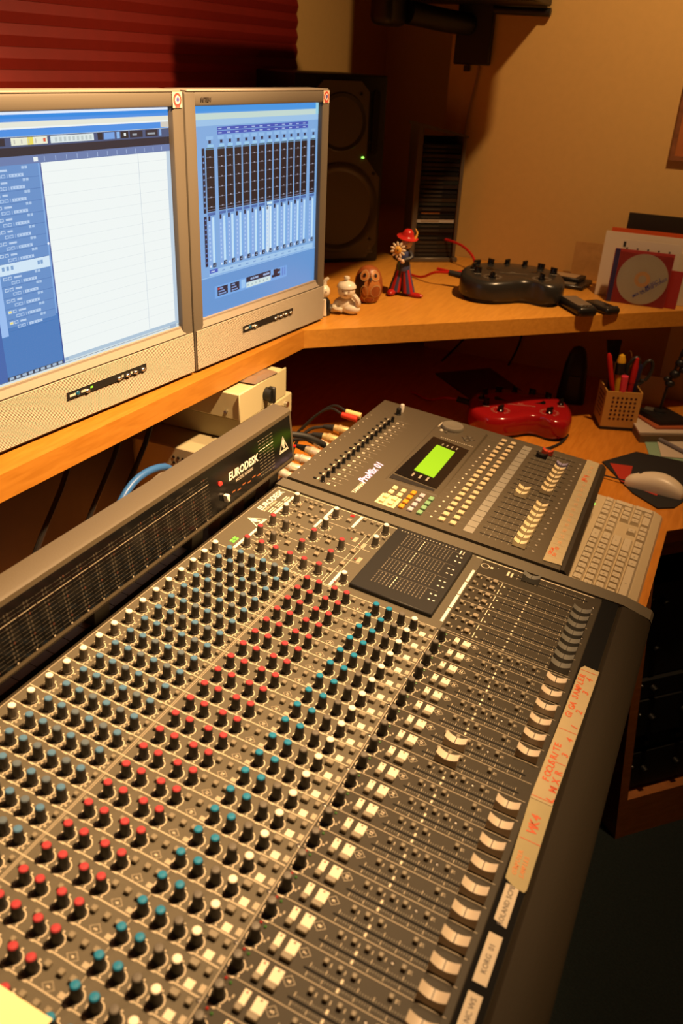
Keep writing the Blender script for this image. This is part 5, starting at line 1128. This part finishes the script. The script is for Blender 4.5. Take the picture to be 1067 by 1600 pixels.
slab('white_paper', 'white sheet lying over the pale green sheet', 'paper', [(.490, 1.822), (.520, 1.690), (.68, 1.745), (.645, 1.865)], DZ + .0022, .0012, PWH)
o = thing('ballpoint_pen', 'grey ballpoint pen lying on the white sheet at right', 'pen', (.535, 1.755, DZ + .0085), (0, 0, R(-38))); MB().cyl((-.065, 0, 0), (.065, 0, 0), .0045, .0045, 10).build('barrel', mat('pen_grey', (.22, .20, .2), .3), o); MB().cyl((-.066, 0, 0), (-.09, 0, 0), .0048, .002, 10).build('tip', BLACK, o)
# dark flower-like holder on its stem
o = thing('stem_holder', 'dark stalk-shaped ornament with knobbly arms standing on the black box', 'ornament', (.485, 1.885, DZ + .0397)); MB().lathe([(.016, 0), (.015, .003), (.004, .006)], 14).build('base', BLACK, o); MB().tube([(0, 0, .004), (.004, 0, .06), (.012, 0, .11), (.02, 0, .16)], .0035, 8).build('stem', BLACK, o)
for x, z, r_ in ((.008, .072, .012), (.014, .097, .013), (.020, .125, .012), (.026, .15, .012), (.0, .082, .009), (.03, .11, .010)): b = MB(); b.ball((x, 0, z), r_, r_ * .8, r_ * .8, 10, 7); b.build('knob', BLACK, o)
lean('wall_card', 'cream printed card leaning against the wall behind the black ornament', 'card', (.455, 2.10, DZ + .0005), -5, 4, .14, .20, .003, mat('card_wall', (.50, .40, .26), .8))
lean('white_card', 'small folded white card standing behind the pencil cup', 'card', (.405, 2.02, DZ + .0005), -8, 10, .075, .075, .003, mat('card_white2', (.55, .45, .30), .8))

# ------------------------------------------------------------------ grey boxes and leads under the left shelf
BX = mat('beige_steel', (.46, .41, .24), .5)
o = thing('switch_box', 'cream metal switch box with a black knob under the shelf', 'switch box', (-.16, .99, .047), (0, 0, R(1)))
MB().rbox(-.20, -.004, .002, .168, 0, .050, .002, 1).build('case', BX, o); MB().rbox(-.0035, .0, -.003, .173, -.004, .052, .0015, 1).build('front_plate', BX, o)
b = MB(); b.cyl((.0005, .092, .024), (.014, .092, .024), .013, .012, 16); b.rbox(.006, .020, .088, .096, .008, .040, .002, 1); b.build('knob', BLACK, o)
MB().cyl((-.03, .003, .014), (-.03, -.004, .014), .003, n=10).build('screw', STEEL, o)
o2 = thing('tape_lump', 'crumpled silver tape on top of the cream switch box', 'tape', (-.19, 1.085, .1005)); b = MB(); b.add([(-.03, -.045, 0), (.028, -.04, 0), (.03, .04, 0), (-.03, .05, 0), (-.02, -.03, .001), (.012, -.005, .0024), (.016, .02, .0012), (-.016, .03, .0022)], [(4, 5, 6, 7), (0, 1, 5, 4), (1, 2, 6, 5), (2, 3, 7, 6), (3, 0, 4, 7)]); b.build('foil', mat('foil', (.5, .47, .42), .3, .8), o2, smooth=False)
o = thing('interface_box', 'cream box with a row of sockets beneath the switch box', 'box', (-.158, 1.005, .0005), (0, 0, R(1)))
MB().rbox(-.20, 0, 0, .178, 0, .042, .002, 1).build('case', BX, o)
for i in range(6): MB().cyl((-.001, .030 + i * .024, .026), (.006, .030 + i * .024, .026), .006, n=12).build('socket', STEEL, o)
o = thing('power_supply', 'beige vented box lowest in the pile under the shelf', 'box', (-.165, .93, DZ), (0, 0, R(1)))
MB().rbox(-.24, 0, 0, .265, 0, .139, .003, 1).build('case', mat('beige_dim', (.33, .29, .18), .55), o)
hm2 = MB().lathe([(.003, 0), (.003, .0005), (0, .0005)], 8).mesh('vent_hole', BLACK)
for i in range(4):
    for j in range(4): put('vent_hole', hm2, o, (-.10 + i * .010, -.0004, .085 + j * .011), (R(90), 0, 0))
tag(MB().tube([(-.30, .62, DZ + .006), (-.245, .69, -.09), (-.24, .735, -.036), (-.24, .780, -.006), (-.24, .832, -.002), (-.243, .885, -.022), (-.26, .915, -.08), (-.27, .918, DZ + .006)], .0065, 10).build('blue_hose', mat('blue_lead', (.03, .12, .36), .4)), 'thick blue cable arching behind the meter bridge', 'cable')
tag(MB().tube([(-.28, .66, DZ + .005), (-.232, .73, -.07), (-.230, .79, -.030), (-.235, .85, -.018), (-.245, .89, -.05), (-.28, .90, DZ + .005)], .0045, 10).build('grey_hose', mat('grey_lead', (.16, .14, .11), .5)), 'thin grey cable arching under the blue one', 'cable')
for i, (x, y, lab) in enumerate(((-.305, .83, 'black cable hanging from the shelf beside the blue cable'), (-.295, .90, 'second black cable hanging from the shelf nearer the boxes'), (-.30, .70, 'black cable hanging leftmost under the shelf'))):
    tag(MB().tube([(x, y, .092), (x + .02, y - .02, .05), (x + .015, y - .08, -.03), (x - .005, y - .12, -.11), (x - .02, y - .16, DZ + .005)], .0045, 8).build('hanging_cable', RUBBER), lab, 'cable', 'black cables hanging under the shelf')
tag(MB().tube([(-.05, 2.155, .10), (-.052, 2.15, .0), (-.10, 2.12, -.08), (-.14, 2.06, DZ + .004)], .003, 8).build('hanging_cable', RUBBER), 'thin black cable hanging on the wall below the right shelf', 'cable')
tag(MB().tube([(.06, 2.165, .10), (.062, 2.165, .0), (.055, 2.16, -.08), (.04, 2.13, DZ + .004)], .003, 8).build('hanging_cable', RUBBER), 'thin dark cable hanging farther right below the shelf', 'cable')
slab('dark_board', 'flat dark red folder lying behind the red effects unit', 'folder', [(-.12, 1.95), (.06, 1.78), (.17, 1.90), (.0, 2.08)], DZ, .004, mat('folder_dark', (.10, .022, .014), .6))

# ------------------------------------------------------------------ wall bracket with its box at the top of the picture
wb = thing('wall_bracket', 'black wall bracket arm at the top edge above the disc rack', 'bracket', (-.175, YF - .001, .70))
MB().rbox(-.050, .045, -.022, 0, -.075, .16, .003, 1).build('wall_plate', SPB, wb); MB().box(-.022, -.008, -.016, -.002, -.09, -.076).build('plate_tab', SPB, wb)
MB().tube([(-.02, -.02, .015), (-.06, -.10, .02), (-.115, -.20, .030)], .026, 14).build('arm', SPB, wb)
MB().rbox(-.175, -.115, -.30, -.19, -.002, .16, .018, 3).build('swivel_head', SPB, wb)
MB().rbox(-.16, .185, -.20, -.012, .058, .075, .003, 1).build('tray_plate', SPB, wb)
MB().cyl((-.02, -.012, .050), (.185, -.012, .046), .010, n=12).build('tray_rod', SPB, wb)
tv_ = thing('hanging_box', 'black box carried by the wall bracket above the picture edge', 'loudspeaker', (-.085, 1.76, .775))
MB().rbox(-.19, .19, -.195, .195, 0, .18, .01, 2).build('cabinet', SPB, tv_)
tag(MB().tube([(-.13, 2.172, .85), (-.135, 2.172, .76), (-.150, 2.172, .745), (-.158, 2.172, .70), (-.160, 2.172, .60), (-.175, 2.172, .50), (-.178, 2.172, .36), (-.18, 2.172, .20), (-.182, 2.172, SZ + .004)], .0028, 8).build('wall_cable', mat('cable_brown', (.30, .20, .10), .5)), 'thin pale cable running down the wall from the bracket', 'cable')

# lift the whole place so that the floor lies at z = 0
for o in list(sc.objects):
    if o.parent is None: o.location.z += ZO
